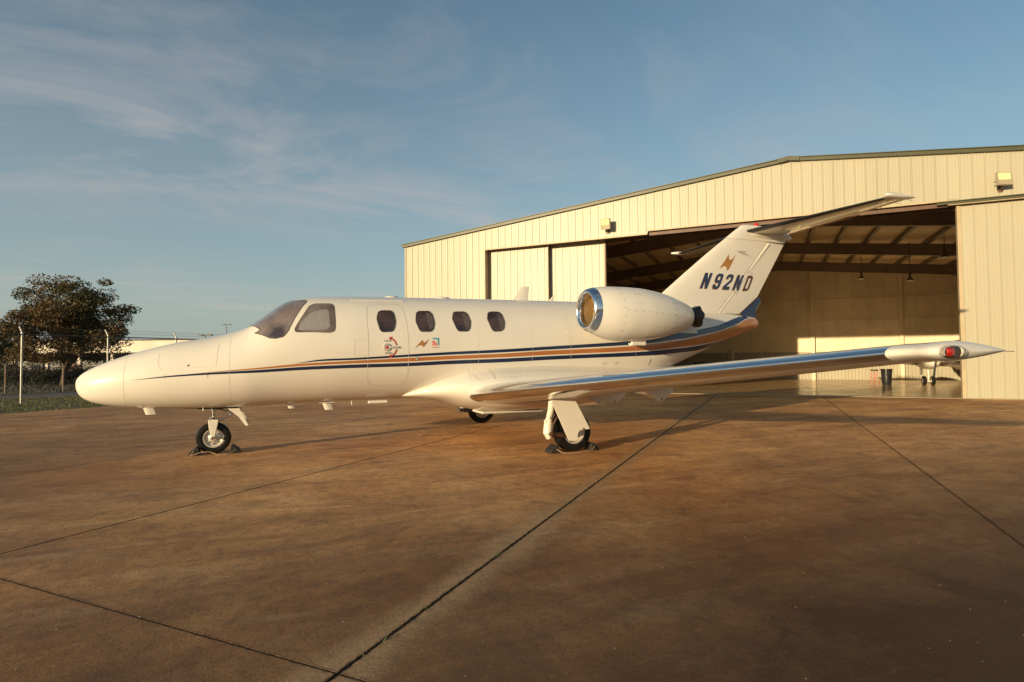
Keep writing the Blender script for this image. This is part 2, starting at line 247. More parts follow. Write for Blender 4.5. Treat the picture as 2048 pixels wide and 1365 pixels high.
# ------------------------------------------------------------------ helpers
class MB:
    def __init__(s): s.v = []; s.f = []; s.m = []; s.mi = 0
    def add(s, vs, fs):
        o = len(s.v); s.v += [tuple(v) for v in vs]; s.f += [tuple(i+o for i in f) for f in fs]; s.m += [s.mi]*len(fs); return s
    def box(s, x0, x1, y0, y1, z0, z1, mx=None):
        vs = [(x, y, z) for x in (x0, x1) for y in (y0, y1) for z in (z0, z1)]
        if mx: vs = [mx @ Vector(v) for v in vs]
        return s.add(vs, [(0, 1, 3, 2), (4, 6, 7, 5), (0, 4, 5, 1), (2, 3, 7, 6), (0, 2, 6, 4), (1, 5, 7, 3)])
    def prism(s, poly, a, b):       # poly of 3D points; extruded by vector from a-offset to b-offset (vectors)
        n = len(poly); a = Vector(a); b = Vector(b)
        vs = [Vector(p)+a for p in poly]+[Vector(p)+b for p in poly]
        return s.add(vs, [tuple(range(n))[::-1], tuple(range(n, 2*n))]+[(i, (i+1) % n, n+(i+1) % n, n+i) for i in range(n)])
    def tube(s, pts, rad, seg=10, caps=True):
        pts = [Vector(p) for p in pts]; n = len(pts)
        if not isinstance(rad, (list, tuple)): rad = [rad]*n
        t0 = (pts[1]-pts[0]).normalized(); up = Vector((0, 0, 1)) if abs(t0.z) < 0.9 else Vector((1, 0, 0)); vs = []
        u = t0.cross(up).normalized()
        for i, p in enumerate(pts):
            t = ((pts[min(i+1, n-1)]-pts[max(i-1, 0)])).normalized(); u = (u - t*u.dot(t)).normalized(); w = t.cross(u)
            vs += [p+(u*cos(2*pi*k/seg)+w*sin(2*pi*k/seg))*rad[i] for k in range(seg)]
        fs = [(i*seg+k, i*seg+(k+1) % seg, (i+1)*seg+(k+1) % seg, (i+1)*seg+k) for i in range(n-1) for k in range(seg)]
        if caps: fs += [tuple(range(seg))[::-1], tuple((n-1)*seg+k for k in range(seg))]
        return s.add(vs, fs)
    def lathe(s, prof, c, axis='x', seg=40, caps=False, sx=1.0):   # prof [(along, r)]
        vs = []; c = Vector(c)
        for a, r in prof:
            for k in range(seg):
                q = 2*pi*k/seg; p, w = r*cos(q), r*sin(q)
                vs.append(c+Vector({'x': (a, p, w), 'y': (p, a, w), 'z': (p, w, a)}[axis]))
        n = len(prof)
        fs = [(i*seg+k, i*seg+(k+1) % seg, (i+1)*seg+(k+1) % seg, (i+1)*seg+k) for i in range(n-1) for k in range(seg)]
        if caps: fs += [tuple(range(seg))[::-1], tuple((n-1)*seg+k for k in range(seg))]
        return s.add(vs, fs)
    def rings(s, rs, closed=True, cap0=True, cap1=True):            # rs list of equal-length rings of points
        k = len(rs[0]); vs = [p for r in rs for p in r]; n = len(rs); m = k if closed else k-1
        fs = [(i*k+j, i*k+(j+1) % k, (i+1)*k+(j+1) % k, (i+1)*k+j) for i in range(n-1) for j in range(m)]
        if cap0: fs.append(tuple(range(k))[::-1])
        if cap1: fs.append(tuple((n-1)*k+j for j in range(k)))
        return s.add(vs, fs)
    def build(s, name, mats, parent=None, smooth=False, bevel=0.0, angle=40, fix=True):
        me = bpy.data.meshes.new(name); me.from_pydata(s.v, [], s.f)
        if not isinstance(mats, (list, tuple)): mats = [mats]
        for m in mats: me.materials.append(M[m] if isinstance(m, str) else m)
        if len(mats) > 1: me.polygons.foreach_set('material_index', s.m)
        me.update()
        if fix:
            b = bmesh.new(); b.from_mesh(me); bmesh.ops.recalc_face_normals(b, faces=b.faces)
            if bevel: bmesh.ops.bevel(b, geom=list(b.edges), offset=bevel, segments=1, affect='EDGES', profile=0.5)
            b.to_mesh(me); b.free()
        if smooth:
            me.polygons.foreach_set('use_smooth', [True]*len(me.polygons)); me.set_sharp_from_angle(angle=radians(angle))
        o = bpy.data.objects.new(name, me); COL.objects.link(o)
        if parent: o.parent = parent
        return o
def tag(o, label=None, cat=None, group=None, kind=None):
    if label: o['label'] = label
    if cat: o['category'] = cat
    if group: o['group'] = group
    if kind: o['kind'] = kind
    return o
def empty(name, loc=(0, 0, 0), rz=0, label=None, cat=None, group=None):
    o = bpy.data.objects.new(name, None); COL.objects.link(o); o.location = loc; o.rotation_euler = (0, 0, rz); o.empty_display_size = 0.3
    return tag(o, label, cat, group)
def copy_tree(o, parent=None, **kw):
    c = o.copy(); COL.objects.link(c); c.parent = parent
    for ch in list(o.children): copy_tree(ch, c)
    return c
def inst(name, mesh, parent, mx):
    o = bpy.data.objects.new(name, mesh); COL.objects.link(o); o.parent = parent; o.matrix_basis = mx; return o
def pchip(x, y):
    n = len(x); h = [x[i+1]-x[i] for i in range(n-1)]; d = [(y[i+1]-y[i])/h[i] for i in range(n-1)]; m = [0]*n
    for i in range(1, n-1):
        if d[i-1]*d[i] > 0:
            w1 = 2*h[i]+h[i-1]; w2 = h[i]+2*h[i-1]; m[i] = (w1+w2)/(w1/d[i-1]+w2/d[i])
    m[0] = d[0]; m[-1] = d[-1]
    def ev(q):
        i = 0
        q = min(max(q, x[0]), x[-1])
        while i < n-2 and q > x[i+1]: i += 1
        hh = x[i+1]-x[i]; t = (q-x[i])/hh
        return (1+2*t)*(1-t)**2*y[i]+t*(1-t)**2*hh*m[i]+t*t*(3-2*t)*y[i+1]+t*t*(t-1)*hh*m[i+1]
    return ev
def lerp(xs, ys, q):
    if q <= xs[0]: return ys[0]
    for i in range(len(xs)-1):
        if q <= xs[i+1]: return ys[i]+(ys[i+1]-ys[i])*(q-xs[i])/(xs[i+1]-xs[i])
    return ys[-1]

# hangar frame: s runs along the front wall, n away from the camera
HA = radians(-46.5185); HD = Vector((cos(HA), sin(HA), 0)); HN = Vector((-sin(HA), cos(HA), 0)); HOFF = 16.65
def sn(s, n, z=0.0): return HD*s + HN*n + Vector((0, 0, z))

# ================================================================== GROUND
g = MB(); g.add([(-1500, -1500, -0.62), (1500, -1500, -0.62), (1500, 1500, -0.62), (-1500, 1500, -0.62)], [(0, 1, 2, 3)])
# open ground round the airfield, left of the road and far away (kept under the hangar floor)
tag(g.build('ground', 'soil', fix=False), kind='structure')
def sheet(name, s0, s1, n0, n1, z, m, thick=0.0):
    g = MB(); g.prism([sn(s0, n0, z), sn(s1, n0, z), sn(s1, n1, z), sn(s0, n1, z)], (0, 0, -max(thick, 0.02)), (0, 0, 0))
    return tag(g.build(name, m), kind='structure')
sheet('verge', -17.0, -9.72, -60, 160, -0.02, 'soil', 0.5)
sheet('road', -20.6, -17.004, -60, 160, -0.04, 'asphalt', 0.5)
sheet('field', -300, -20.604, -100, 300, -0.03, 'soil', 0.5)
sub = MB(); sub.prism([sn(-9.70, -60, -0.012), sn(70, -60, -0.012), sn(70, HOFF-0.02, -0.012), sn(-9.70, HOFF-0.02, -0.012)], (0, 0, -0.4), (0, 0, 0))
sub.prism([sn(-9.70, HOFF-0.015, -0.03), sn(-6.5, HOFF-0.015, -0.03), sn(-6.5, 80, -0.03), sn(-9.70, 80, -0.03)], (0, 0, -0.4), (0, 0, 0))
apron = tag(sub.build('apron', 'joint'), kind='structure')
ss = [-9.70, -6.16, -2.93, 0.29, 3.51, 6.71, 9.98, 13.25, 16.5, 19.75, 23, 26.25, 29.5, 36, 44, 56, 70]
ns = [-60, -44, -32, -24, -17.6, -12.6, -7.6, -2.565, HOFF-0.02]
for i in range(len(ss)-1):
    for j in range(len(ns)-1):
        gs = 0.011 if i not in (4, 5) else 0.013
        ga = gb = 0.008
        s0, s1, n0, n1 = ss[i]+gs*0.5, ss[i+1]-gs*0.5, ns[j]+ga*0.5, ns[j+1]-gb*0.5
        b = MB(); k = 0.002
        top = [sn(s0+k, n0+k, 0), sn(s1-k, n0+k, 0), sn(s1-k, n1-k, 0), sn(s0+k, n1-k, 0)]
        mid = [sn(s0, n0, -0.003), sn(s1, n0, -0.003), sn(s1, n1, -0.003), sn(s0, n1, -0.003)]
        low = [sn(s0, n0, -0.011), sn(s1, n0, -0.011), sn(s1, n1, -0.011), sn(s0, n1, -0.011)]
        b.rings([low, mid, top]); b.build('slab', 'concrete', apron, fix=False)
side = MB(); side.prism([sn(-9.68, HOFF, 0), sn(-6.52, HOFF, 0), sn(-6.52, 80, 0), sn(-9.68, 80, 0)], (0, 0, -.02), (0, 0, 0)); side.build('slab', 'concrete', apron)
# crumbled joint filler and weeds along the joint in front of the camera
wd = MB(); random.seed(3)
for (n0_, dens) in ((-3.9, 26), (-3.2, 20), (-2.2, 6), (-1.0, 8), (0.4, 10), (-4.3, 10), (1.6, 8)):
    for _ in range(dens):
        c = sn(6.715+random.uniform(-.012, .012), n0_+random.gauss(0, .16), -0.006); a = random.uniform(0, 2*pi); h = random.uniform(.015, .045)
        d = Vector((cos(a), sin(a), 0)); q = Vector((-d.y, d.x, 0))*0.006
        wd.add([c-q, c+q, c+d*h*.8+Vector((0, 0, h))], [(0, 1, 2)])
tag(wd.build('joint_weeds', 'weed', fix=False), 'small green weeds growing in the slab joint in the foreground', 'weeds', kind='stuff')

# grass verge
random.seed(5); gr = MB()
def blade(mb, x, y, z, h, w):
    a = random.uniform(0, 2*pi); d = Vector((cos(a), sin(a), 0)); l = Vector((random.uniform(-.5, .5), random.uniform(-.5, .5), 0))*h
    p = Vector((x, y, z)); mb.add([p-d*w, p+d*w, p+l+Vector((0, 0, h))], [(0, 1, 2)])
for _ in range(52000):
    s_ = random.uniform(-17.0, -9.70); n_ = random.uniform(-1, 46) if random.random() < .8 else random.uniform(-14, 80)
    c = sn(s_, n_); k = noise.noise(Vector((c.x*.8, c.y*.8, 0)))
    h = random.uniform(.02, .055)*(1.15+k*1.3)
    if random.random() < .02: h *= 2
    if h > 0.01: blade(gr, c.x, c.y, -0.02, h, random.uniform(.006, .014))
for cs, cn in ((-11.6, 9.4), (-11.0, 9.2), (-11.9, 9.9)):
    for _ in range(700):
        c = sn(cs+random.gauss(0, .28), cn+random.gauss(0, .28)); blade(gr, c.x, c.y, -0.02, random.uniform(.05, .16), .012)
tag(gr.build('grass', 'grass', fix=False), 'short green and straw coloured grass between the apron and the road', 'grass', kind='stuff')
g2 = MB()
for _ in range(14000):
    c = sn(random.uniform(-40, -20.7), random.uniform(0, 70)); blade(g2, c.x, c.y, -0.03, random.uniform(.05, .16), .03)
tag(g2.build('far_grass', 'bush', fix=False), 'dark rough grass beyond the road and the low fence', 'grass', kind='stuff')

# ================================================================== HANGAR
hg = empty('hangar', HN*HOFF, HA, 'cream metal clad hangar with green roof trim and its big sliding door open', 'hangar')
SL, SR, ZR, SRG, SLOPE, NB = -6.37, 24.69, 7.95, 9.16, 0.0987, 23.4      # local x range, ridge, depth to back wall
def ztop(s): return ZR - SLOPE*abs(s-SRG)
PW = 0.305
def rib_panel(parent, s0, w, zb, zt0, zt1, y, m='wall', flip=-1, name='panel', rib=0.022):
    """one strip of cladding: flat pan, a raised rib at its left edge and two faint stiffening beads"""
    yf = y
    prof = [(0, 0), (0.010, rib), (0.034, rib), (0.046, 0), (0.12, 0), (0.126, .004), (0.136, .004), (0.142, 0), (0.205, 0), (0.211, .004), (0.221, .004), (0.227, 0), (w-0.002, 0)]
    prof = [(a, r) for a, r in prof if a < w-0.003] + ([(w-0.002, 0)] if w < .303 else [(w-0.002, 0)])
    b = MB(); lo = [(s0+a, yf+flip*r, zb) for a, r in prof]; hi = [(s0+a, yf+flip*r, zt0+(zt1-zt0)*a/w) for a, r in prof]
    k = len(prof); b.add(lo+hi, [(i, i+1, k+i+1, k+i) for i in range(k-1)])
    return b.build(name, m, parent, fix=False)
# front wall backing sheet (behind the strips), in pieces round the opening
fw = MB()
def wallpoly(mb, s0, s1, z0, y0=0.02, y1=0.05, drop=0.02):
    pts = [(s0, 0, z0), (s1, 0, z0), (s1, 0, ztop(s1)-drop)] + ([(SRG, 0, ztop(SRG)-drop)] if s0 < SRG < s1 else []) + [(s0, 0, ztop(s0)-drop)]
    mb.prism(pts, (0, y0, 0), (0, y1, 0))
wallpoly(fw, SL, -2.34, 0); wallpoly(fw, -2.34, 4.41, 5.93); wallpoly(fw, 4.41, 13.49, 6.05); wallpoly(fw, 13.49, SR, 5.93)
fwo = fw.build('front_wall', 'wall', hg)
k = 0; s_ = SL+.03
while s_ < SR-.03:
    w = min(PW, SR-.03-s_)
    zb = 0.0 if s_ < -2.40 else (6.05 if 4.30 < s_ < 13.49 else 5.93)
    rib_panel(fwo, s_, w, zb, ztop(s_)-.03, ztop(s_+w)-.03, 0.0); s_ += PW
# corner, jamb and header trims
t = MB(); t.box(SL-.02, SL+.03, -.03, .3, 0, ztop(SL)-.02); t.build('corner_trim', 'trim', hg)
t = MB(); t.box(-2.40, -2.345, -.028, .36, 0, 5.93); t.build('door_jamb', 'trim', hg)
for a, b_, z in ((-2.345, 4.41, 5.93), (4.41, 13.49, 6.05), (13.49, SR, 5.93)):
    t = MB(); t.box(a+.002, b_-.002, -.035, .05, z-.055, z-.002); t.build('header_trim', 'trim', hg)
t = MB(); t.box(-2.3, SR-.1, 0.12, 0.62, 6.00, 6.20); t.box(-2.3, SR-.1, 0.12, 0.16, 5.86, 5.998); t.box(-2.3, SR-.1, 0.60, 0.63, 5.86, 5.998); t.build('track_beam', 'rust', hg)
t = MB(); t.box(13.2, 19, -.06, -.036, 5.90, 5.99); t.box(13.2, 19, -.11, -.061, 5.965, 5.99); t.build('drip_trim', 'roofgreen', hg)
# rake trim and roof
r = MB()
for (a, b_) in ((SL-.12, SRG), (SRG, SR+.12)):
    za, zb_ = ztop(a), ztop(b_)
    r.prism([(a, 0, za-.07), (b_, 0, zb_-.07), (b_, 0, zb_+.035), (a, 0, za+.035)], (0, -.12, 0), (0, -.03, 0))
    r.prism([(a, 0, za+.038), (b_, 0, zb_+.038), (b_, 0, zb_+.062), (a, 0, za+.062)], (0, -.16, 0), (0, .14, 0))
r.prism([(SRG-.32, 0, ztop(SRG-.32)-.075), (SRG, 0, ZR-.06), (SRG+.32, 0, ztop(SRG+.32)-.075), (SRG+.32, 0, ztop(SRG+.32)+.066), (SRG, 0, ZR+.08), (SRG-.32, 0, ztop(SRG-.32)+.066)], (0, -.175, 0), (0, -.125, 0))
r.build('rake_trim', 'roofgreen', hg)
r = MB()
for (a, b_) in ((SL-.12, SRG), (SRG, SR+.12)):
    r.prism([(a, 0, ztop(a)-.005), (b_, 0, ztop(b_)-.005), (b_, 0, ztop(b_)+.03), (a, 0, ztop(a)+.03)], (0, .15, 0), (0, NB+.3, 0))
r.build('roof', 'roofgreen', hg)
r = MB()          # insulation sagging between purlins
PS = 1.34; rows = 34
for (a, b_) in ((SL+.05, SRG), (SRG, SR-.05)):
    nseg = int((b_-a)/PS*6); vs = []
    for j in range(rows+1):
        for i in range(nseg+1):
            s_ = a+(b_-a)*i/nseg; ph = ((s_-SRG)/PS) % 1.0
            sag = .10*sin(pi*ph)*(0.6+.4*noise.noise(Vector((s_*.6, j*.25, 3))))
            vs.append((s_, .08+(NB-.1)*j/rows, ztop(s_)-.10-sag))
    r.add(vs, [(j*(nseg+1)+i, j*(nseg+1)+i+1, (j+1)*(nseg+1)+i+1, (j+1)*(nseg+1)+i) for j in range(rows) for i in range(nseg)])
r.build('roof_insulation', 'insul', hg, smooth=True, angle=80, fix=False)
# purlins on both slopes
i = -11
while i <= 11:
    s_ = SRG+i*PS+(0.15 if i == 0 else 0)
    if SL+.3 < s_ < SR-.3:
        b = MB(); z = ztop(s_)-.12; b.box(s_-.035, s_+.035, .1, NB-.05, z-.20, z); b.box(s_-.035, s_+.11, .1, NB-.05, z-.225, z-.202); b.build('purlin', 'purlin', hg)
    i += 1
# rigid frames: tapered rafters and columns
for n_ in (6.35, 13.6, 20.4):
    b = MB()
    for sgn in (-1, 1):
        e = SL+.1 if sgn < 0 else SR-.1
        def zz_(s): return ztop(s)-.36
        wv = [(e, zz_(e)), (SRG, zz_(SRG)), (SRG, zz_(SRG)-.55), (SRG+sgn*9, zz_(SRG+sgn*9)-.55), (e-sgn*.75, zz_(e)-1.0), (e-sgn*.35, 0), (e, 0)]
        b.prism([(x, 0, z) for x, z in wv], (0, n_-.012, 0), (0, n_+.012, 0))
        low = wv[2:6]
        for (xa, za), (xb, zb2) in zip(low[:-1], low[1:]):
            b.prism([(xa, 0, za), (xb, 0, zb2), (xb, 0, zb2-.02), (xa, 0, za-.02)], (0, n_-.11, 0), (0, n_+.11, 0))
        (xa, za), (xb, zb2) = wv[0], wv[1]
        b.prism([(xa, 0, za), (xb, 0, zb2), (xb, 0, zb2+.02), (xa, 0, za+.02)], (0, n_-.11, 0), (0, n_+.11, 0))
    b.build('roof_frame', 'steelframe', hg)
# walls: left, right, back
b = MB(); b.box(SL, SL+.03, .31, NB, -.4, ztop(SL)-.02); b.build('side_wall', 'wall', hg)
b = MB(); b.box(SR-.03, SR, .06, NB, -.4, ztop(SR)-.02); b.build('side_wall', 'wall', hg)
for z in (2.0, 3.7, 5.2):
    b = MB(); b.box(SL+.03, SL+.19, .4, NB-.3, z, z+.06); b.build('girt', 'purlin', hg)
    b = MB(); b.box(SR-.19, SR-.03, .4, NB-.3, z, z+.06); b.build('girt', 'purlin', hg)
bk = MB(); bk.prism([(SL, 0, -.5), (SR, 0, -.5), (SR, 0, ztop(SR)-.02), (SRG, 0, ZR-.02), (SL, 0, ztop(SL)-.02)], (0, NB+.03, 0), (0, NB+.06, 0))
bko = bk.build('back_wall', 'trim', hg)
s_ = SL+.05
while s_ < SR-.2:
    w = min(.91, SR-.05-s_); b = MB()
    b.add([(s_+.008, NB+.02, 1.63), (s_+w-.008, NB+.02, 1.63), (s_+w-.006, NB+.02, ztop(s_+w)-.05), (s_+.006, NB+.02, ztop(s_)-.05),
           (s_+.006, NB+.029, 1.63), (s_+w-.006, NB+.029, 1.63), (s_+w-.006, NB+.029, ztop(s_+w)-.05), (s_+.006, NB+.029, ztop(s_)-.05)],
          [(0, 1, 2, 3), (0, 3, 7, 4), (1, 5, 6, 2), (0, 4, 5, 1)]); b.build('wall_sheet', 'inwall', bko, fix=False)
    s_ += .91
w_ = MB(); s_ = SL+.05
while s_ < SR-.2:      # corrugated wainscot
    w_.add([(s_, NB+.02, -.45), (s_+.03, NB-.01, -.45), (s_+.07, NB-.01, -.45), (s_+.10, NB+.02, -.45), (s_+.20, NB+.02, -.45), (s_, NB+.02, 1.60), (s_+.03, NB-.01, 1.60), (s_+.07, NB-.01, 1.60), (s_+.10, NB+.02, 1.60), (s_+.20, NB+.02, 1.60)],
           [(i, i+1, i+6, i+5) for i in range(4)]); s_ += .20
w_.build('wainscot', 'wall', bko, fix=False)
for z in (1.60, 2.72, 3.70, 5.17):
    b = MB(); b.box(SL+.05, SR-.05, NB-.05, NB+.018, z, z+.045); b.build('girt', 'inwall', bko)
for s_ in (0.9, 6.05, 11.25, 16.4, 21.4):
    b = MB(); b.box(s_-.11, s_+.11, NB-.24, NB-.055, -.45, ztop(s_)-.4); b.build('wind_column', 'inwall', bko)
# doors
def leaf(s0, s1, y, z0, z1, label=None):
    d = MB(); d.box(s0, s1, y+.03, y+.09, z0, z1); do = d.build('sliding_door', 'wall', hg)
    if label: do['label'] = label
    s_ = s0+.05
    while s_ < s1-.09:
        rib_panel(do, s_, min(PW, s1-.055-s_), z0+.03, z1, z1, y+.028); s_ += PW
    for a in (s0, s1-.05):
        e = MB(); e.box(a, a+.05, y-.015, y+.1, z0, z1); e.build('edge_trim', 'trim', do)
    return do
leaf(-2.33, 0.36, .30, 0.02, 6.02)
do2 = leaf(0.20, 2.64, .52, 0.02, 6.02)
e = MB(); e.box(2.642, 2.69, .50, .64, 0.02, 6.0); e.build('edge_seal', 'rust', do2)
do3 = leaf(13.78, 18.9, .14, 0.0, 5.90)
e = MB(); e.box(13.735, 13.778, .10, .26, 0.0, 5.9); e.build('edge_seal', 'trim', do3)
leaf(18.6, SR-.1, .38, 0.0, 5.90)
# floor of the hangar, falling gently to the back
fl = MB(); fl.prism([sn(SL+.03, HOFF+.001, -.001), sn(SR-.03, HOFF+.001, -.001), sn(SR-.03, HOFF+NB+.02, -.317), sn(SL+.03, HOFF+NB+.02, -.317)], (0, 0, -.2), (0, 0, 0))
flo = tag(fl.build('hangar_floor', 'joint'), kind='structure')
fs = [SL+.03, -2.93, .29, 3.51, 6.71, 9.98, 13.25, 16.5, 19.75, SR-.03]; fn = [HOFF+.25, 23.0, 29.5, 36.0, HOFF+NB]
def fz(n): return -.0135*(n-HOFF)
for i in range(len(fs)-1):
    for j in range(len(fn)-1):
        a, b_, c, d = fs[i]+.006, fs[i+1]-.006, fn[j]+.006, fn[j+1]-.006; q = MB()
        q.rings([[sn(a, c, fz(c)-.004), sn(b_, c, fz(c)-.004), sn(b_, d, fz(d)-.004), sn(a, d, fz(d)-.004)], [sn(a, c, fz(c)+.006), sn(b_, c, fz(c)+.006), sn(b_, d, fz(d)+.006), sn(a, d, fz(d)+.006)]])
        q.build('slab', 'floor', flo, fix=False)
q = MB(); q.prism([sn(-2.3, HOFF+.01, .002), sn(SR-.2, HOFF+.01, .002), sn(SR-.2, HOFF+.245, .004), sn(-2.3, HOFF+.245, .004)], (0, 0, -.05), (0, 0, .008)); q.build('door_threshold', 'trim', flo)

# floodlights on the wall
def flood(name, s, z, tilt, label):
    o = empty(name, sn(s, HOFF, z), HA, label, 'floodlight', 'floodlights on the hangar front')
    mx = Matrix.Translation((0, -.30, 0)) @ Matrix.Rotation(radians(tilt[0]), 4, 'X') @ Matrix.Rotation(radians(tilt[1]), 4, 'Z')
    b = MB(); b.rings([[mx @ Vector(v) for v in r_] for r_ in ([(-.19, -.07, -.20), (.19, -.07, -.20), (.19, -.07, .20), (-.19, -.07, .20)], [(-.19, 0, -.20), (.19, 0, -.20), (.19, 0, .20), (-.19, 0, .20)], [(-.11, .14, -.12), (.11, .14, -.12), (.11, .14, .12), (-.11, .14, .12)])])
    b.build('case', 'lampcase', o)
    b = MB(); b.box(-.15, .15, -.078, -.072, -.03, .165, mx); b.build('lens', 'lampglass', o)
    b = MB(); b.box(-.185, .185, -.085, -.071, -.20, -.165, mx); b.build('lower_rim', 'lampcase', o)
    b = MB(); b.box(-.05, .05, -.06, -.03, -.30, -.10); b.tube([(0, -.045, -.2), (0, -.2, -.24), (.0, -.28, -.16)], .018, 8); b.tube([(-.22, -.30, -.05), (.22, -.30, -.05)], .014, 8); b.build('bracket', 'rust', o)
    return o
flood('floodlight', 2.93, 6.36, (8, -14), 'square floodlight above the left end of the hangar door opening')
flood('floodlight', 14.75, 6.42, (-10, 14), 'square floodlight on the wall above the right hangar door leaf')
# pendant lamps in the hangar
def pendant(s, n, z, label):
    o = empty('pendant_lamp', sn(s, n, z), HA, label, 'pendant lamp', 'pendant lamps under the hangar roof')
    b = MB(); b.lathe([(0, .17), (.02, .17), (.07, .14), (.14, .08), (.17, .06), (.42, .06), (.44, .02)], (0, 0, 0), 'z', 20); b.build('lamp_shade', 'shade', o, smooth=True)
    b = MB(); b.lathe([(.01, .16), (-.03, .11), (-.04, .01)], (0, 0, 0), 'z', 20, caps=True); b.build('lens', 'bulbglass', o, smooth=True)
    b = MB(); b.tube([(0, 0, .44), (0, 0, ztop(s)-.45-z)], .018, 6); b.build('hanging_rod', 'shade', o)
pendant(15.95, 27.6, 5.85, 'pendant lamp near the right door leaf, highest of the hanging lamps')
pendant(14.9, 29.2, 5.02, 'pendant lamp lower down left of the right door leaf')
pendant(1.9, 26.0, 5.62, 'pendant lamp in the dark left part of the hangar')
pendant(13.4, 33.5, 5.75, 'pendant lamp deep in the hangar under the third roof frame')

# ================================================================== THINGS IN THE HANGAR
st = empty('bar_stool', sn(13.4, 30.0, fz(30)+.006), 0, 'red bar stool on the hangar floor beside the black bin', 'stool')
b = MB(); b.lathe([(.70, .17), (.72, .18), (.75, .18), (.765, .16)], (0, 0, 0), 'z', 20, caps=True); b.build('seat', 'bin', st, smooth=True)
for k in range(4):
    a = pi/4+k*pi/2; b = MB(); b.tube([(.13*cos(a), .13*sin(a), .70), (.15*cos(a), .15*sin(a), .30), (.22*cos(a), .22*sin(a), .0)], .013, 8); b.build('leg', 'redsteel', st)
b = MB(); b.tube([(.155*cos(k*pi/12), .155*sin(k*pi/12), .32) for k in range(25)], .009, 6, caps=False); b.build('foot_ring', 'redsteel', st)
tb = empty('trash_bin', sn(13.75, 28.9, fz(28.9)+.006), 0, 'tall black round bin on the hangar floor left of the parked aeroplane', 'bin')
b = MB(); b.lathe([(0, .19), (.02, .20), (.35, .22), (.74, .245), (.76, .27), (.80, .27), (.80, .24), (.75, .23), (.05, .18)], (0, 0, 0), 'z', 28, caps=True); b.build('body', 'bin', tb, smooth=True)
b = MB(); [b.tube([(sx*.235, -.06, .68), (sx*.30, -.06, .70), (sx*.30, .06, .70), (sx*.235, .06, .68)], .014, 6) for sx in (-1, 1)]; b.build('handle', 'bin', tb)
wb = empty('workbench', sn(5.0, 32.0, fz(32)), HA, 'dark topped bench in the shaded left rear of the hangar', 'workbench')
b = MB(); b.box(-.75, .75, -.35, .35, 1.12, 1.20); b.build('top', 'darkwood', wb)
for x in (-.68, .68):
    for y in (-.28, .28):
        b = MB(); b.box(x-.03, x+.03, y-.03, y+.03, 0, 1.118); b.build('leg', 'darkwood', wb)
b = MB(); b.box(-.7, .7, -.3, .3, .35, .38); b.build('shelf', 'darkwood', wb)
fe = empty('fire_extinguisher', sn(6.15, 34.0, fz(34)), HA, 'dark floor standing extinguisher on a post left of the sunlit wall', 'extinguisher')
b = MB(); b.tube([(0, .05, 0), (0, .05, 2.0)], .05, 10); b.build('post', 'trim', fe)
b = MB(); b.lathe([(.75, .02), (.75, .10), (1.15, .10), (1.22, .03), (1.30, .03)], (0, -.08, 0), 'z', 16, caps=True); b.build('cylinder', 'rust', fe, smooth=True)

# parked twin in the hangar behind the wing tip
pp = empty('parked_aeroplane', sn(15.95, 30.5, fz(30.5)+.006), HA, 'white twin engined aeroplane parked inside the hangar, half hidden by the right door leaf', 'aeroplane')
def ellring(c, ry, rz, ax, k=20):
    c = Vector(c); return [c+Vector((ry*cos(2*pi*i/k), 0, rz*sin(2*pi*i/k))) if ax == 'y' else c+Vector((0, ry*cos(2*pi*i/k), rz*sin(2*pi*i/k))) for i in range(k)]
b = MB(); b.rings([ellring((1.6, y, z), r_, r_*1.02, 'y') for y, z, r_ in ((-3.6, 1.18, .03), (-3.5, 1.18, .18), (-3.1, 1.22, .36), (-2.4, 1.3, .52), (-1.6, 1.42, .66), (-.6, 1.5, .76), (1.5, 1.5, .78), (3.5, 1.6, .5), (5.2, 1.75, .15))]); b.build('fuselage', 'paint', pp, smooth=True, angle=80)
b = MB(); b.rings([ellring((-.35, y, z), w, h, 'y') for y, z, w, h in ((-2.3, 1.2, .05, .05), (-2.25, 1.2, .20, .20), (-1.9, 1.17, .32, .30), (-1.3, 1.14, .36, .34), (-.4, 1.12, .36, .33), (.8, 1.12, .28, .22), (1.7, 1.1, .06, .05))]); nc = b.build('engine_nacelle', 'paint', pp, smooth=True, angle=80)
b = MB(); b.lathe([(-2.32, .0), (-2.42, .05), (-2.5, .02)], (-.35, 0, 1.2), 'y', 14); b.build('spinner', 'steel', nc, smooth=True)
for k in range(3):
    a = k*2*pi/3+.4; b = MB(); c_, s__ = cos(a), sin(a)
    b.add([(-.35+c_*.05-s__*.03, -2.4, 1.2+s__*.05+c_*.03), (-.35+c_*.05+s__*.03, -2.37, 1.2+s__*.05-c_*.03), (-.35+c_*.75+s__*.05, -2.37, 1.2+s__*.75-c_*.05), (-.35+c_*.75-s__*.05, -2.42, 1.2+s__*.75+c_*.05),
           (-.35+c_*.05, -2.36, 1.2+s__*.05), (-.35+c_*.75, -2.36, 1.2+s__*.75)], [(0, 1, 2, 3), (0, 4, 5, 3), (1, 2, 5, 4)]); b.build('propeller_blade', 'black', nc)
b = MB(); b.rings([[(x, y0, z), (x, y0+.25*c, z+.06*c), (x, y0+c*.7, z+.04*c), (x, y0+c, z), (x, y0+c*.6, z-.05*c), (x, y0+.2*c, z-.06*c)] for x, y0, c, z in ((1.6, -.9, 1.9, .98), (-.4, -.8, 1.7, 1.06), (-3.9, -.4, 1.1, 1.30))]); b.build('wing', 'paint', pp)
b = MB(); b.prism([(.12, -2.0, .98), (.12, -.9, 1.0), (.12, -.9, 1.02), (.12, -2.0, 1.0)], (0, 0, 0), (.02, 0, 0))
for z in (1.10, 1.17, 1.24): b.box(.05, 1.0, -1.42, -1.36, z, z+.03)
b.build('vent_slats', 'black', pp)
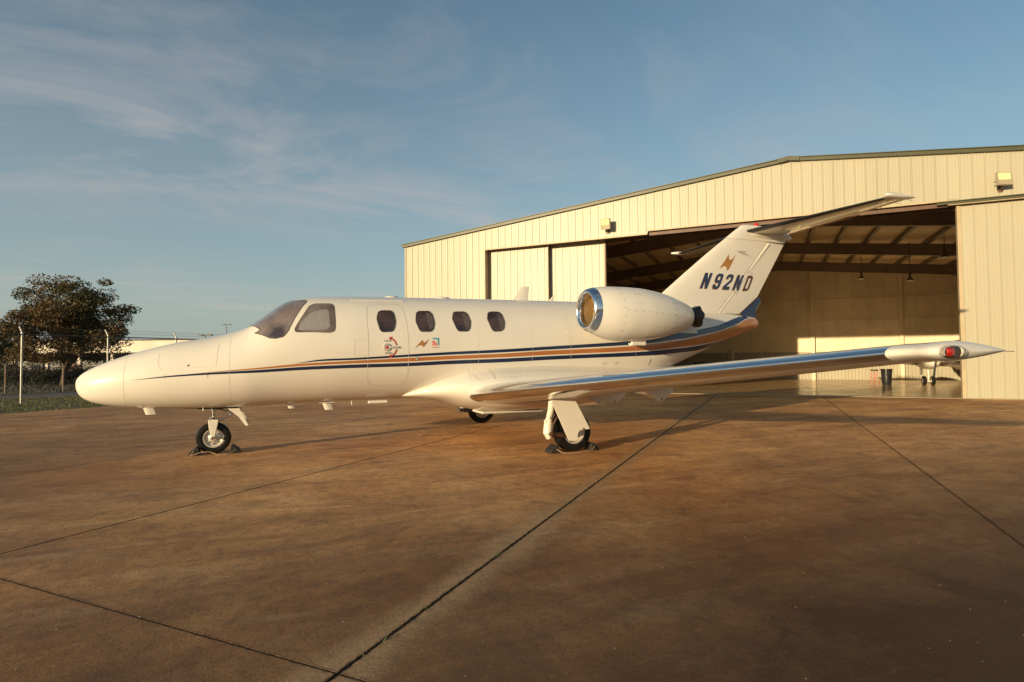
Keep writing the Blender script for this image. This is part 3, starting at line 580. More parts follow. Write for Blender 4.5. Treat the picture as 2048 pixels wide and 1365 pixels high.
b = MB(); b.box(.5, .85, -1.6, -1.3, 1.34, 1.50); b.build('intake_plug', 'red', pp)
b = MB(); b.tube([(-.35, -.9, .95), (-.35, -1.0, .5), (-.35, -.95, .2)], [.05, .04, .035], 10); b.tube([(-.5, -.95, .2), (-.2, -.95, .2)], .03, 8); b.prism([(-.62, -1.2, .85), (-.62, -.6, .85), (-.62, -.7, .5), (-.62, -1.1, .5)], (0, 0, 0), (.02, 0, 0)); lg = b.build('main_gear', 'paint_gear', pp, smooth=True)
for x in (-.53, -.17):
    b = MB(); b.lathe([(-.07, .14), (-.08, .19), (-.05, .23), (.05, .23), (.08, .19), (.07, .14)], (x, -.95, .23), 'x', 28); b.build('tyre', 'rubber', lg, smooth=True)
    b = MB(); b.lathe([(-.06, .0), (-.06, .14), (.06, .14), (.06, .0)], (x, -.95, .23), 'x', 20); b.build('rim', 'hub', lg)
b = MB(); b.tube([(1.6, -2.6, .9), (1.6, -2.7, .2)], .04, 8); b.lathe([(-.06, .02), (-.06, .19), (.06, .19), (.06, .02)], (1.6, -2.7, .19), 'x', 24); b.build('nose_gear', 'rubber', pp)

# ================================================================== BUSINESS JET
jet = empty('business_jet', (0, 0, 0), 0, 'white twin engined business jet with navy and bronze stripes on the apron', 'jet')
XS = [0, .08, .3, .7, 1.2, 1.7, 2.05, 2.3, 2.6, 2.9, 3.2, 3.6, 4.5, 6.0, 7.5, 8.6, 9.6, 10.4, 11.1, 11.75]
ZT = [1.038, 1.173, 1.300, 1.456, 1.595, 1.69, 1.803, 1.977, 2.196, 2.272, 2.300, 2.314, 2.328, 2.345, 2.355, 2.285, 2.258, 2.226, 2.208, 2.155]
ZB = [1.038, .849, .754, .694, .665, .655, .656, .665, .675, .685, .690, .697, .700, .66, .64, .76, 1.17, 1.46, 1.70, 1.90]
WW = [0., .13, .27, .42, .54, .63, .68, .71, .75, .78, .8, .815, .815, .815, .81, .77, .66, .5, .34, .17]
QX = [sqrt(x) for x in XS]; eT, eB, eW = pchip(QX, ZT), pchip(QX, ZB), pchip(QX, WW); PE = 2.15
def sec(x):
    q = sqrt(max(x, 0)); return eT(q), eB(q), eW(q)
def spow(a, e): return math.copysign(abs(a)**e, a)
def S(x, t, side=-1, off=0.0):
    zt, zb, w = sec(x); zc, h = (zt+zb)/2, (zt-zb)/2
    y, z = w*spow(sin(t), 2/PE), zc+h*spow(cos(t), 2/PE)
    if off:
        ny = spow(sin(t), 2-2/PE)/max(w, .01); nz = spow(cos(t), 2-2/PE)/max(h, .01); l = hypot(ny, nz) or 1
        # slope along x
        e = .01; zt2, zb2, w2 = sec(x+e); dr = ((w2-w)*abs(sin(t))+((zt2-zb2)/2-h)*abs(cos(t)))/e + ((zt2+zb2)/2-zc)/e*cos(t); k = 1/sqrt(1+dr*dr)
        x = x-off*dr*k; y += off*ny/l*k; z += off*nz/l*k
    return (x, side*y, z)
def t_of_z(x, z):
    zt, zb, w = sec(x); zc, h = (zt+zb)/2, (zt-zb)/2; b_ = max(-1, min(1, (z-zc)/h)); return acos(max(-1, min(1, spow(b_, PE/2))))
xs = [11.75*(i/110)**1.6 for i in range(0, 111)]
xs = [0.0005]+xs[2:]
b = MB(); K = 72
b.rings([[S(x, 2*pi*k/K, 1) if k <= K//2 else S(x, 2*pi*(K-k)/K, -1) for k in range(K)] for x in xs] , cap1=False)
# rounded tail cone end
tail = []
for q in range(1, 7):
    a = q/6*pi/2; zt, zb, w = sec(11.75); zc, h = (zt+zb)/2, (zt-zb)/2; k_ = cos(a)
    tail.append([(11.75+.10*sin(a), w*k_*spow(sin(2*pi*k/K), 2/PE), zc+.0*sin(a)+h*max(k_, .02)*spow(cos(2*pi*k/K), 2/PE)) for k in range(K)])
base_ring = [S(11.75, 2*pi*k/K, 1) if k <= K//2 else S(11.75, 2*pi*(K-k)/K, -1) for k in range(K)]
fus = b.build('fuselage', 'paint', jet, smooth=True, angle=60)
b = MB(); b.rings([base_ring]+tail, cap0=False); b.build('tail_cone_cap', 'bronze', fus, smooth=True, angle=80)

def strip(name, m, up, lo, off, parent, x0=None, x1=None, n=150, na=6, both=True):
    ux, ut = zip(*up); lx, lt = zip(*lo); x0 = x0 if x0 is not None else max(ux[0], lx[0]); x1 = x1 if x1 is not None else min(ux[-1], lx[-1])
    def zmap(xx, tt):      # smooth in height along the body, in section angle over the tail cone
        zz_ = [S(x, t)[2] for x, t in zip(xx, tt)]; fz_, ft_ = pchip(xx, zz_), pchip(xx, tt)
        def f(x):
            k = min(1, max(0, (x-8.6)/.8)); return t_of_z(x, fz_(x))*(1-k)+ft_(x)*k
        return f
    fu, flw = zmap(ux, ut), zmap(lx, lt); b = MB()
    for side in ((-1, 1) if both else (-1,)):
        vs = []
        for i in range(n+1):
            x = x0+(x1-x0)*i/n; a, c = fu(x), max(flw(x), fu(x)+.0005)
            vs += [S(x, a+(c-a)*j/na, side, off) for j in range(na+1)]
        b.add(vs, [(i*(na+1)+j, i*(na+1)+j+1, (i+1)*(na+1)+j+1, (i+1)*(na+1)+j) for i in range(n) for j in range(na)])
    return b.build(name, m, parent, smooth=True, angle=80, fix=False)
up1 = [(2.708, 1.77), (3.103, 1.739), (3.442, 1.737), (3.864, 1.719), (4.281, 1.693), (4.917, 1.653), (5.735, 1.605), (6.613, 1.554), (7.367, 1.512), (8.182, 1.455), (8.852, 1.401), (9.7, 1.42), (10.319, 1.38), (11.021, 0.99), (11.485, 0.40)]
lo1 = [(2.708, 1.772), (3.103, 1.768), (3.442, 1.770), (3.865, 1.754), (4.282, 1.733), (4.918, 1.70), (5.735, 1.654), (6.613, 1.602), (7.366, 1.567), (8.179, 1.530), (8.843, 1.515), (9.589, 1.6), (10.309, 1.615), (10.948, 1.50), (11.5, .86)]
up2 = [(1.3, 1.560), (1.709, 1.557), (2.263, 1.672), (2.773, 1.788), (3.442, 1.787), (4.282, 1.753), (4.919, 1.721), (5.735, 1.675), (6.613, 1.619), (7.365, 1.588), (8.178, 1.557), (8.842, 1.547), (9.589, 1.645), (10.311, 1.662), (10.946, 1.55), (11.6, .88), (11.75, .80)]
lo2 = [(1.3, 1.561), (1.709, 1.567), (2.263, 1.701), (2.774, 1.827), (3.443, 1.83), (4.284, 1.815), (4.921, 1.783), (5.737, 1.741), (6.615, 1.692), (7.366, 1.66), (8.177, 1.640), (8.842, 1.672), (9.613, 1.887), (10.382, 2.129), (11.166, 2.55), (11.75, 2.8)]
up3 = [(.712, 1.557), (1.23, 1.556), (1.709, 1.571), (2.263, 1.716), (2.774, 1.845), (3.444, 1.853), (4.285, 1.841), (4.922, 1.806), (5.738, 1.764), (6.615, 1.715), (7.366, 1.683), (8.178, 1.665), (8.844, 1.696), (9.623, 1.938), (10.411, 2.20), (11.169, 2.60)]
lo3 = [(.712, 1.559), (1.23, 1.588), (1.709, 1.613), (2.263, 1.772), (2.774, 1.903), (3.445, 1.916), (4.288, 1.906), (4.925, 1.875), (5.743, 1.834), (6.619, 1.784), (7.37, 1.753), (8.183, 1.746), (8.853, 1.807), (9.67, 2.133), (10.59, 2.65), (11.169, 3.1)]
strip('navy_stripe', 'navy', up1, lo1, .0025, fus); strip('bronze_stripe', 'bronze', up2, lo2, .0022, fus); strip('navy_stripe', 'navy', up3, lo3, .0025, fus)

def chaikin(p, it=2):
    for _ in range(it):
        q = []
        for i in range(len(p)):
            a, c = p[i], p[(i+1) % len(p)]; q += [(a[0]*.75+c[0]*.25, a[1]*.75+c[1]*.25), (a[0]*.25+c[0]*.75, a[1]*.25+c[1]*.75)]
        p = q
    return p
def patch(name, m, poly, mapf, parent, edge=.05, sx=.8):
    """fill a 2D outline, cut it finely and lay it on a curved surface with mapf(u, v)"""
    bm = bmesh.new(); vs = [bm.verts.new((u, v*sx, 0)) for u, v in poly]; bm.faces.new(vs)
    bmesh.ops.triangulate(bm, faces=bm.faces)
    for _ in range(5):
        le = [e for e in bm.edges if e.calc_length() > edge]
        if not le: break
        bmesh.ops.subdivide_edges(bm, edges=le, cuts=1); bmesh.ops.triangulate(bm, faces=bm.faces)
    bmesh.ops.recalc_face_normals(bm, faces=bm.faces)
    for v in bm.verts: v.co = Vector(mapf(v.co.x, v.co.y/sx))
    me = bpy.data.meshes.new(name); bm.to_mesh(me); bm.free(); me.materials.append(M[m]); me.polygons.foreach_set('use_smooth', [True]*len(me.polygons))
    o = bpy.data.objects.new(name, me); COL.objects.link(o); o.parent = parent; return o
def ring_patch(name, m, poly, mapf, parent, grow=.018, inner=0.0, h=.004, sx=.8):
    cx = sum(p[0] for p in poly)/len(poly); cy = sum(p[1] for p in poly)/len(poly); n = len(poly); b = MB(); rows = []
    def offs(d):
        out = []
        for i in range(n):
            a, c = poly[i-1], poly[(i+1) % n]; tx, ty = c[0]-a[0], (c[1]-a[1])*sx; l = hypot(tx, ty) or 1; nx, ny = ty/l, -tx/l
            if (poly[i][0]-cx)*nx+(poly[i][1]-cy)*sx*ny < 0: nx, ny = -nx, -ny
            out.append((poly[i][0]+nx*d, poly[i][1]+ny*d/sx))
        return out
    A = [mapf(u, v, .001) for u, v in offs(grow)]; B = [mapf(u, v, h) for u, v in offs(grow*.75)]; C = [mapf(u, v, h) for u, v in offs(grow*.15-inner)]; D = [mapf(u, v, .0005) for u, v in offs(-inner)]
    b.rings([A, B, C, D], cap0=False, cap1=False); return b.build(name, m, parent, smooth=True, angle=50)
def fm(side): return lambda u, v, o=.0015: S(u, v, side, o)
def fm3(side): return lambda u, v, o=.0030: S(u, v, side, o)
def both(nm, m, poly, frame=None, lab=None, it=2, **kw):
    pl = chaikin(poly, it)
    for side in (-1, 1):
        o = patch(nm, m, pl, (fm3 if nm in ('window_blind', 'curtain') else fm)(side), fus, **kw)
        if frame: ring_patch(frame, 'seal', pl, fm(side), o, grow=.011, h=.005)
W1 = [(3.835, 1.062), (3.868, 0.899), (3.915, 0.861), (4.056, 0.858), (4.088, 0.922), (4.103, 1.114), (4.081, 1.243), (4.049, 1.308), (3.903, 1.317), (3.869, 1.271)]
def dens(poly, k=3):
    out = []
    for i in range(len(poly)):
        a, c = poly[i], poly[(i+1) % len(poly)]
        out += [(a[0]+(c[0]-a[0])*j/k, a[1]+(c[1]-a[1])*j/k) for j in range(k)]
    return out
win = [W1, [(4.411, 1.112), (4.437, 0.915), (4.482, 0.864), (4.638, 0.859), (4.676, 0.937), (4.694, 1.141), (4.67, 1.261), (4.628, 1.309), (4.482, 1.309), (4.454, 1.272)],
       [(4.988, 1.05), (5.025, 0.891), (5.062, 0.863), (5.21, 0.859), (5.249, 0.924), (5.275, 1.1), (5.252, 1.236), (5.215, 1.295), (5.07, 1.296), (5.034, 1.239)],
       [(5.566, 1.038), (5.598, 0.889), (5.641, 0.845), (5.788, 0.841), (5.827, 0.909), (5.848, 1.09), (5.822, 1.229), (5.775, 1.279), (5.655, 1.29), (5.616, 1.251)]]
for w_ in win: both('cabin_window', 'glass_cabin', dens(w_, 2), 'window_seal')
WS = [(2.075, .045), (2.087, .111), (2.261, .812), (2.191, .819), (2.386, 1.175), (2.463, 1.253), (2.553, 1.282), (2.611, 1.211), (2.871, .479), (2.845, .371), (2.75, .32), (2.66, .20), (2.62, .045)]
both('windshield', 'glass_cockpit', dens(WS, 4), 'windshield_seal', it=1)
SW = [(2.708, 1.193), (2.727, 1.255), (3.17, 1.313), (3.225, 1.288), (3.24, 1.206), (3.236, 0.716), (3.205, 0.647), (2.984, 0.62), (2.914, 0.675), (2.842, 0.877)]
both('cockpit_side_window', 'glass_side', dens(SW, 2), 'window_seal')
both('window_blind', 'blind', dens([(2.745, 1.235), (2.78, 1.11), (2.93, .86), (3.16, .80), (3.175, 1.27)], 2), it=1)
for w_ in win[1:]:
    cx = sum(p[0] for p in w_)/len(w_); both('curtain', 'curtain', dens([(cx+.012, .895), (cx+.075, .905), (cx+.118, 1.00), (cx+.118, 1.17), (cx+.09, 1.262), (cx+.045, 1.268)], 2), it=1)
def polyline(name, m, pts, w, parent, off=.0012, close=False, mapf=None, n=14, sides=(-1, 1)):
    b = MB()
    for side in sides:
        mf = mapf or fm(side); P = []
        q = pts+[pts[0]] if close else pts
        for (a, c) in zip(q[:-1], q[1:]):
            P += [(a[0]+(c[0]-a[0])*k/n, a[1]+(c[1]-a[1])*k/n) for k in range(n)]
        P.append(q[-1]); vs = []
        for i, p in enumerate(P):
            a, c = P[max(i-1, 0)], P[min(i+1, len(P)-1)]; tx, ty = c[0]-a[0], (c[1]-a[1])*.8; l = hypot(tx, ty) or 1; nx, ny = -ty/l*w/2, tx/l*w/2
            vs += [mf(p[0]+nx, p[1]+ny/.8, off), mf(p[0]-nx, p[1]-ny/.8, off)]
        b.add(vs, [(2*i, 2*i+1, 2*i+3, 2*i+2) for i in range(len(P)-1)])
    return b.build(name, m, parent, fix=False)
DOOR = [(3.70, .72), (3.684, 1.063), (3.695, 1.516), (3.690, 2.12), (3.718, 2.26), (3.788, 2.32), (4.196, 2.32), (4.27, 2.22), (4.285, 1.941), (4.28, 1.523), (4.257, 1.059), (4.231, .768), (4.178, .66), (3.801, .67)]
dr = [(3.705, .74)]+DOOR[1:]
polyline('cabin_door_outline', 'line', dr, .005, fus, .0035, close=True, sides=(-1,))
polyline('step_panel_outline', 'line', [(3.68, 1.46), (3.50, 1.46), (3.50, 1.70), (3.68, 1.70)], .004, fus, .0036, sides=(-1,))
polyline('nose_joint', 'line', [(.62, .02), (.62, 3.1)], .0035, fus, .003, n=60)
polyline('frame_joint', 'line', [(1.88, .3), (1.88, 2.9)], .003, fus, .003, n=60)
polyline('baggage_door_outline', 'line', [(1.02, .75), (1.02, 1.2), (1.06, 1.38), (1.72, 1.42), (1.74, .75)], .004, fus, .003)
for x in (6.3, 7.0, 8.3, 9.9): polyline('frame_joint', 'line', [(x, .2), (x, 1.95)], .003, fus, .0029, n=50)
polyline('frame_joint', 'line', [(5.38, 1.1), (5.38, 1.9)], .003, fus, .0036, n=50)
b = MB(); vs = []     # roof drip strip above the door
for side in (-1,):
    for i in range(41):
        x = 3.48+i*.02; vs += [S(x, .50, side, .002), S(x, .52, side, .012), S(x, .54, side, .002)]
b.add(vs, [(3*i+j, 3*i+j+1, 3*i+j+4, 3*i+j+3) for i in range(40) for j in range(2)]); b.build('door_drip_strip', 'paint', fus, fix=False)
def dots(name, m, pts, r_, mapf, parent, off=.002):
    b = MB()
    for u, v in pts:
        c = Vector(mapf(u, v, off)); d1 = (Vector(mapf(u+.02, v, off))-c).normalized(); d2 = (Vector(mapf(u, v+.02, off))-c).normalized()
        b.add([c]+[c+(d1*cos(2*pi*k/8)+d2*sin(2*pi*k/8))*r_ for k in range(8)], [(0, 1+k, 1+(k+1) % 8) for k in range(8)])
    o = b.build(name, m, parent, fix=False); o['kind'] = 'stuff'; return o
dots('nose_latch', 'line_dark', [(1.385, 1.34)], .014, fm(-1), fus, .004)
for x, t0 in ((1.105, 1.52), (1.62, 1.58)):
    polyline('latch', 'line_dark', [(x, t0), (x, t0+.09)], .004, fus, .0045, sides=(-1,))
polyline('static_port_mark', 'line_dark', [(8.62, 2.0), (8.66, 1.86)], .012, fus, .003, sides=(-1,))
for x0_ in (7.62, 7.86): lay_marks = polyline('placard', 'greymark', [(x0_, 1.86), (x0_+.10, 1.855)], .010, fus, .003, sides=(-1,), n=4); polyline('placard', 'greymark', [(x0_+.02, 1.90), (x0_+.09, 1.895)], .006, fus, .003, sides=(-1,), n=4)
dots('light_lens', 'bulbglass', [(6.95, 1.28), (5.2, 2.0)], .016, fm(-1), fus, .006)

# lettering and marks
def glyph_mesh(outlines):
    cu = bpy.data.curves.new('g', 'CURVE'); cu.dimensions = '2D'; cu.fill_mode = 'BOTH'
    for o in outlines:
        sp = cu.splines.new('POLY'); sp.points.add(len(o)-1); sp.use_cyclic_u = True
        for i, (x, y) in enumerate(o): sp.points[i].co = (x, y, 0, 1)
    ob = bpy.data.objects.new('g', cu); COL.objects.link(ob); dg = bpy.context.evaluated_depsgraph_get(); dg.update()
    me = bpy.data.meshes.new_from_object(ob.evaluated_get(dg)); out = ([tuple(v.co[:2]) for v in me.vertices], [tuple(p.vertices) for p in me.polygons])
    bpy.data.objects.remove(ob); bpy.data.curves.remove(cu); bpy.data.meshes.remove(me); return out
def text_mesh(s, size):
    cu = bpy.data.curves.new('t', 'FONT'); cu.body = s; cu.size = size; cu.align_x = 'CENTER'; cu.resolution_u = 3
    ob = bpy.data.objects.new('t', cu); COL.objects.link(ob); dg = bpy.context.evaluated_depsgraph_get(); dg.update()
    me = bpy.data.meshes.new_from_object(ob.evaluated_get(dg)); out = ([tuple(v.co[:2]) for v in me.vertices], [tuple(p.vertices) for p in me.polygons])
    bpy.data.objects.remove(ob); bpy.data.curves.remove(cu); bpy.data.meshes.remove(me); return out
def lay(name, m, gm, f2, parent):
    b = MB(); b.add([f2(x, y) for x, y in gm[0]], gm[1]); return b.build(name, m, parent, fix=False)
def fxz(x, z, off, side=-1): return S(x, t_of_z(x, z), side, off)
lay('lock_text', 'line_dark', text_mesh('LOCK', .042), lambda x, y: fxz(3.975+x, 1.585+y, .004), fus)
lay('open_text', 'line_dark', text_mesh('OPEN', .042), lambda x, y: fxz(3.985+x, 1.405+y, .004), fus)
for a0, a1, flip in ((12, 62, 1), (-12, -62, -1)):
    pts = [(3.96+.155*cos(radians(a)), 1.505+.155*sin(radians(a))) for a in [a0+(a1-a0)*i/10 for i in range(11)]]; inn = [(3.96+.137*cos(radians(a)), 1.505+.137*sin(radians(a))) for a in [a0+(a1-a0)*i/10 for i in range(11)]]
    tip = radians(a1+flip*16); hd = [(3.96+.180*cos(radians(a1)), 1.505+.180*sin(radians(a1))), (3.96+.146*cos(tip), 1.505+.146*sin(tip)), (3.96+.112*cos(radians(a1)), 1.505+.112*sin(radians(a1)))]
    lay('turn_arrow', 'red', glyph_mesh([pts+hd+inn[::-1]]), lambda x, y: fxz(x, y, .0045), fus)
hb = MB(); c = Vector(fxz(3.965, 1.505, 0))
hb.lathe([(0, .058), (-.008, .058), (-.012, .045), (-.008, .03), (-.008, .0)], c, 'y', 24); hd_ = hb.build('door_handle', 'hub', fus, smooth=True)
hb = MB(); hb.lathe([(-.012, .022), (-.02, .018), (-.02, 0)], c, 'y', 14); hb.build('handle_button', 'red', hd_, smooth=True)
hb = MB(); hb.box(c.x+.03, c.x+.165, c.y-.022, c.y-.012, c.z-.012, c.z+.016); hb.build('handle_lever', 'hub', hd_, bevel=.003)
def swoosh(s): return [(x*s, y*s) for x, y in [(-.5, -.22), (-.1, .32), (0, .5), (.08, .30), (.2, .24), (.5, .48), (.22, -.08), (.10, -.40), (.02, -.50), (-.08, -.22), (-.22, -.12)]]
lay('gold_emblem', 'gold', glyph_mesh([[(-.5, -.42), (-.2, 0), (.03, .30), (.08, .06), (.2, .08), (.5, .38), (.25, -.08), (.08, -.34), (-.02, -.18), (-.2, -.18)]]), lambda x, y: fxz(4.485+x*.22, 1.565+y*.17, .004), fus)
lay('teal_corner', 'teal', glyph_mesh([[(0, .85), (.12, 1), (1, 1), (1, .12), (.85, 0), (.80, .80)]]), lambda x, y: fxz(4.64+x*.105, 1.53+y*.115, .004), fus)
lay('pink_square', 'pink', glyph_mesh([[(0, 0), (0, .66), (.30, .66), (.36, .45), (.56, .45), (.66, .2), (.66, 0)]]), lambda x, y: fxz(4.64+x*.105, 1.53+y*.115, .004), fus)
lay('logo_caption', 'gold', glyph_mesh([[(0, 0), (1.05, 0), (1.05, .07), (0, .07)]]), lambda x, y: fxz(4.635+x*.108, 1.50+y*.115, .004), fus)
b = MB(); p0 = Vector(fxz(4.39, 1.345, .004)); b.box(p0.x, p0.x+.035, p0.y-.002, p0.y, p0.z-.03, p0.z+.03); b.build('test_port', 'greymark', fus)

# belly / wing root fairing
FX = [4.20, 4.35, 4.6, 4.95, 5.3, 5.8, 6.4, 7.0, 7.6, 8.2, 8.8, 9.35]
FC = [.76, .79, .83, .865, .86, .85, .86, .87, .89, .93, .99, 1.08]
FH = [.03, .07, .135, .235, .34, .41, .42, .40, .37, .31, .22, .10]
FWd = [.24, .44, .66, .90, 1.06, 1.14, 1.15, 1.13, 1.06, .95, .80, .62]
c1, c2, c3 = pchip(FX, FC), pchip(FX, FH), pchip(FX, FWd)
def FS(x, t, side=-1, off=0):
    zc, h, w = c1(x), c2(x)+off, c3(x)+off; return (x, side*w*spow(sin(t), 2/2.3), zc+h*spow(cos(t), 2/2.3))
b = MB(); b.rings([[FS(4.20+(9.35-4.20)*i/60, 2*pi*k/64, 1) for k in range(64)] for i in range(61)]); fair = b.build('belly_fairing', 'paint', jet, smooth=True, angle=70)
def ff(side): return lambda u, v, o=.002: FS(u, v, side, o)
for x in (5.22, 5.55, 6.9, 7.6): polyline('fairing_joint', 'line', [(x, .55), (x, 1.25)], .003, fair, .002, mapf=ff(-1), sides=(-1,), n=30)
rv = [(5.22+i*.085, .72+.02*sin(i)) for i in range(40)]+[(5.24+j*.01, .75+j*.05) for j in range(10)]+[(5.57+j*.0, .72+j*.045) for j in range(11)]+[(5.28+i*.09, 1.18-.006*i) for i in range(14)]
dots('fairing_screws', 'line_dark', rv, .006, ff(-1), fair, .003)
b = MB(); b.prism([(5.5, -.62, .478), (6.6, -.55, .468), (6.6, .55, .468), (5.5, .62, .478)], (0, 0, -.035), (0, 0, 0)); b.build('gear_well_lip', 'paint', fair, bevel=.01)

# ---- lifting surfaces
def foil(fr, thick, nose=1.0):      # thickness distribution (half) at chord fraction
    return thick*5*(.2969*sqrt(max(fr, 0))-.1260*fr-.3516*fr*fr+.2843*fr**3-.1036*fr**4)
def surf_mesh(secs, a=0.0, b_=1.0, n=26, camber=0.0, up=Vector((0, 0, 1)), capends=True, off=0.0):
    """secs: (LE point, TE point, thickness fraction); returns closed loft between chord fractions a..b"""
    rs = []
    for le, te, th in secs:
        le, te = Vector(le), Vector(te); c = (te-le).length; ch = te-le
        aa = a if not callable(a) else a(le); bb = b_ if not callable(b_) else b_(le)
        fr = [aa+(bb-aa)*(1-cos(pi*i/n))/2 for i in range(n+1)] if aa < .02 else [aa+(bb-aa)*i/n for i in range(n+1)]
        top = [le+ch*f+up*(foil(f, th)*c+off+camber*c*4*f*(1-f)) for f in fr]; bot = [le+ch*f-up*(foil(f, th)*c+off-camber*c*4*f*(1-f)) for f in fr]
        rs.append(top+bot[::-1][(1 if bb >= .999 else 0):(-1 if aa <= .001 else None)])
    return rs
def wsec(y):      # wing section at |y|
    le = (5.2+.1565*(y-1.15), None, .787+.0968*(y-1.073)); te_x = 7.46-.078*(y-1.15); te_z = .745+.1040*(y-1.2)
    return (le[0], te_x, le[2], te_z)
def wing(side):
    Ys = [.75, 1.1, 1.6, 2.4, 3.4, 4.6, 5.8, 6.74]
    sc = []
    for y in Ys:
        lx, tx, lz, tz = wsec(y); sc.append(((lx, side*y, lz), (tx, side*y, tz), .145-.018*(y/6.7)))
    wg = MB().rings(surf_mesh(sc, .068, 1.0, 24, camber=.012)).build('wing', 'paint', jet, smooth=True, angle=30)
    le = MB().rings(surf_mesh(sc, 0.0, .070, 22, camber=.012, off=.0012)).build('leading_edge', 'chrome', wg, smooth=True, angle=60)
    # painted tip with its lamp bay
    lx, tx, lz, tz = wsec(6.742); A = ((lx, side*6.742, lz), (tx, side*6.742, tz), .128)
    tip = [A, ((6.085, side*6.84, lz+.006), (6.95, side*6.84, tz+.010), .130), ((6.06, side*6.95, lz+.008), (6.89, side*6.95, tz+.022), .138), ((6.02, side*7.02, lz+.008), (6.80, side*7.02, tz+.027), .148), ((6.02, side*7.065, lz+.008), (6.72, side*7.065, tz+.028), .142), ((6.06, side*7.09, lz+.008), (6.66, side*7.09, tz+.028), .10), ((6.18, side*7.10, lz+.008), (6.52, side*7.10, tz+.026), .03)]
    tp = MB().rings(surf_mesh(tip, 0, 1, 30, camber=.008, off=.0025)).build('wing_tip', 'paint', wg, smooth=True, angle=75)
    # navigation light: clear bulge over coloured bulb
    def pod(name, m, c, rx, ry, rz, par):
        b = MB(); rs = []
        for i in range(1, 12):
            a = pi*i/12; rs.append([(c[0]-rx*cos(a), c[1]+ry*sin(a)*cos(2*pi*k/20), c[2]+rz*sin(a)*sin(2*pi*k/20)) for k in range(20)])
        b.rings(rs); return b.build(name, m, par, smooth=True, angle=80)
    cy = side*7.055
    b = MB(); b.lathe([(0, .0), (0, .05), (.012*side, .052)], (6.40, side*7.072, 1.355), 'y', 24); 
    pod('lamp_reflector', 'lamp_housing', (6.165, side*7.072, 1.343), .116, .032, .037, tp)
    pod('red_bulb' if side < 0 else 'green_bulb', 'redlens' if side < 0 else 'teal', (6.11, side*7.093, 1.343), .029, .020, .023, tp)
    pod('strobe_tube', 'bulbglass', (6.195, side*7.100, 1.345), .013, .018, .024, tp)
    pod('lamp_cover', 'clear', (6.165, side*7.072, 1.343), .124, .062, .041, tp)
    b = MB(); b.tube([(6.70, side*7.06, 1.346), (6.80, side*7.07, 1.343)], .0022, 6); b.build('static_wick', 'line_dark', tp)
    # control surface gaps and flap brackets
    def wm(u, v, o): # u = chord fraction, v = |y| ; lower surface
        lx, tx, lz, tz = wsec(v); th = .145-.018*(v/6.7); c_ = tx-lx; return (lx+c_*u, side*v, lz+(tz-lz)*u-(foil(u, th)*c_-.012*c_*4*u*(1-u))-o)
    for (u0, v0, u1, v1) in ((.74, 1.3, .74, 6.5), (.30, 1.3, .30, 6.6), (.74, 4.2, 1.0, 4.2), (.74, 6.5, 1.0, 6.5), (.5, 2.9, .5, 6.0)):
        bb = MB(); vs = []
        for i in range(31):
            u, v = u0+(u1-u0)*i/30, v0+(v1-v0)*i/30; dx = .003 if abs(u1-u0) < .01 else 0; dv = 0 if dx else .005
            vs += [wm(u-dx, v-dv, .0015), wm(u+dx, v+dv, .0015)]
        bb.add(vs, [(2*i, 2*i+1, 2*i+3, 2*i+2) for i in range(30)]); bb.build('panel_gap', 'line_dark', wg, fix=False)
    for y, dz in ((1.22, .16), (1.74, .175), (3.02, .18)):
        lx, tx, lz, tz = wsec(y); b = MB()
        z0 = tz; pr = [(tx-.50, z0-.04), (tx-.40, z0-.07), (tx-.20, z0-dz), (tx-.16, z0-dz), (tx+.0, z0-.07), (tx+.02, z0-.01), (tx-.1, z0+.01)]
        b.prism([(x, side*y, z) for x, z in pr], (0, -.028, 0), (0, .028, 0)); b.build('flap_bracket', 'paint', wg, bevel=.008)
        b = MB(); b.lathe([(-.034, .012), (.034, .012)], (tx-.18, side*y, z0-dz*.86), 'y', 10, caps=True); b.build('hinge_bolt', 'line_dark', wg)
    # gear well opening
    b = MB(); b.add([wm(.32, 1.15, .002), wm(.52, 1.15, .002), wm(.50, 1.9, .002), wm(.34, 1.9, .002)], [(0, 1, 2, 3)]); b.build('wheel_well', 'black', wg, fix=False)
    return wg
wing(-1); wing(1)

# ---- landing gear
def wheel(name, c, r, w, parent, m_hub='hub'):
    b = MB(); x, y, z = c
    prof = [(-w*.36, r*.58), (-w*.46, r*.64), (-w*.5, r*.78), (-w*.44, r*.92), (-w*.30, r*.985), (-w*.17, r), (-w*.16, r*.985), (-w*.13, r*.985), (-w*.12, r), (w*.12, r), (w*.13, r*.985), (w*.16, r*.985), (w*.17, r), (w*.30, r*.985), (w*.44, r*.92), (w*.5, r*.78), (w*.46, r*.64), (w*.36, r*.58)]
    b.lathe(prof, c, 'y', 56); wh = b.build(name, 'rubber', parent, smooth=True, angle=35)
    b = MB()
    for sg in (-1, 1):
        b.lathe([(sg*w*.36, r*.585), (sg*w*.42, r*.60), (sg*w*.42, r*.55), (sg*w*.26, r*.50), (sg*w*.20, r*.42), (sg*w*.24, r*.30), (sg*w*.34, r*.22), (sg*w*.40, r*.18), (sg*w*.40, 0.001)], c, 'y', 40)
    rm = b.build('rim', m_hub, wh, smooth=True, angle=30)
    b = MB()
    for sg in (-1, 1):
        for k in range(8):
            a = 2*pi*k/8; b.lathe([(sg*w*.20, .012), (sg*w*.30, .012), (sg*w*.31, 0.001)], (x+r*.36*cos(a), y, z+r*.36*sin(a)), 'y', 8)
    b.build('wheel_bolts', 'steel', wh)
    return wh
ng = MB()
ng.tube([(1.633, 0, .76), (1.635, 0, .47)], .022, 14); ng.tube([(1.632, 0, .80), (1.633, 0, .62)], .04, 14)
noseg = ng.build('nose_gear_strut', 'chrome', jet, smooth=True)
b = MB()
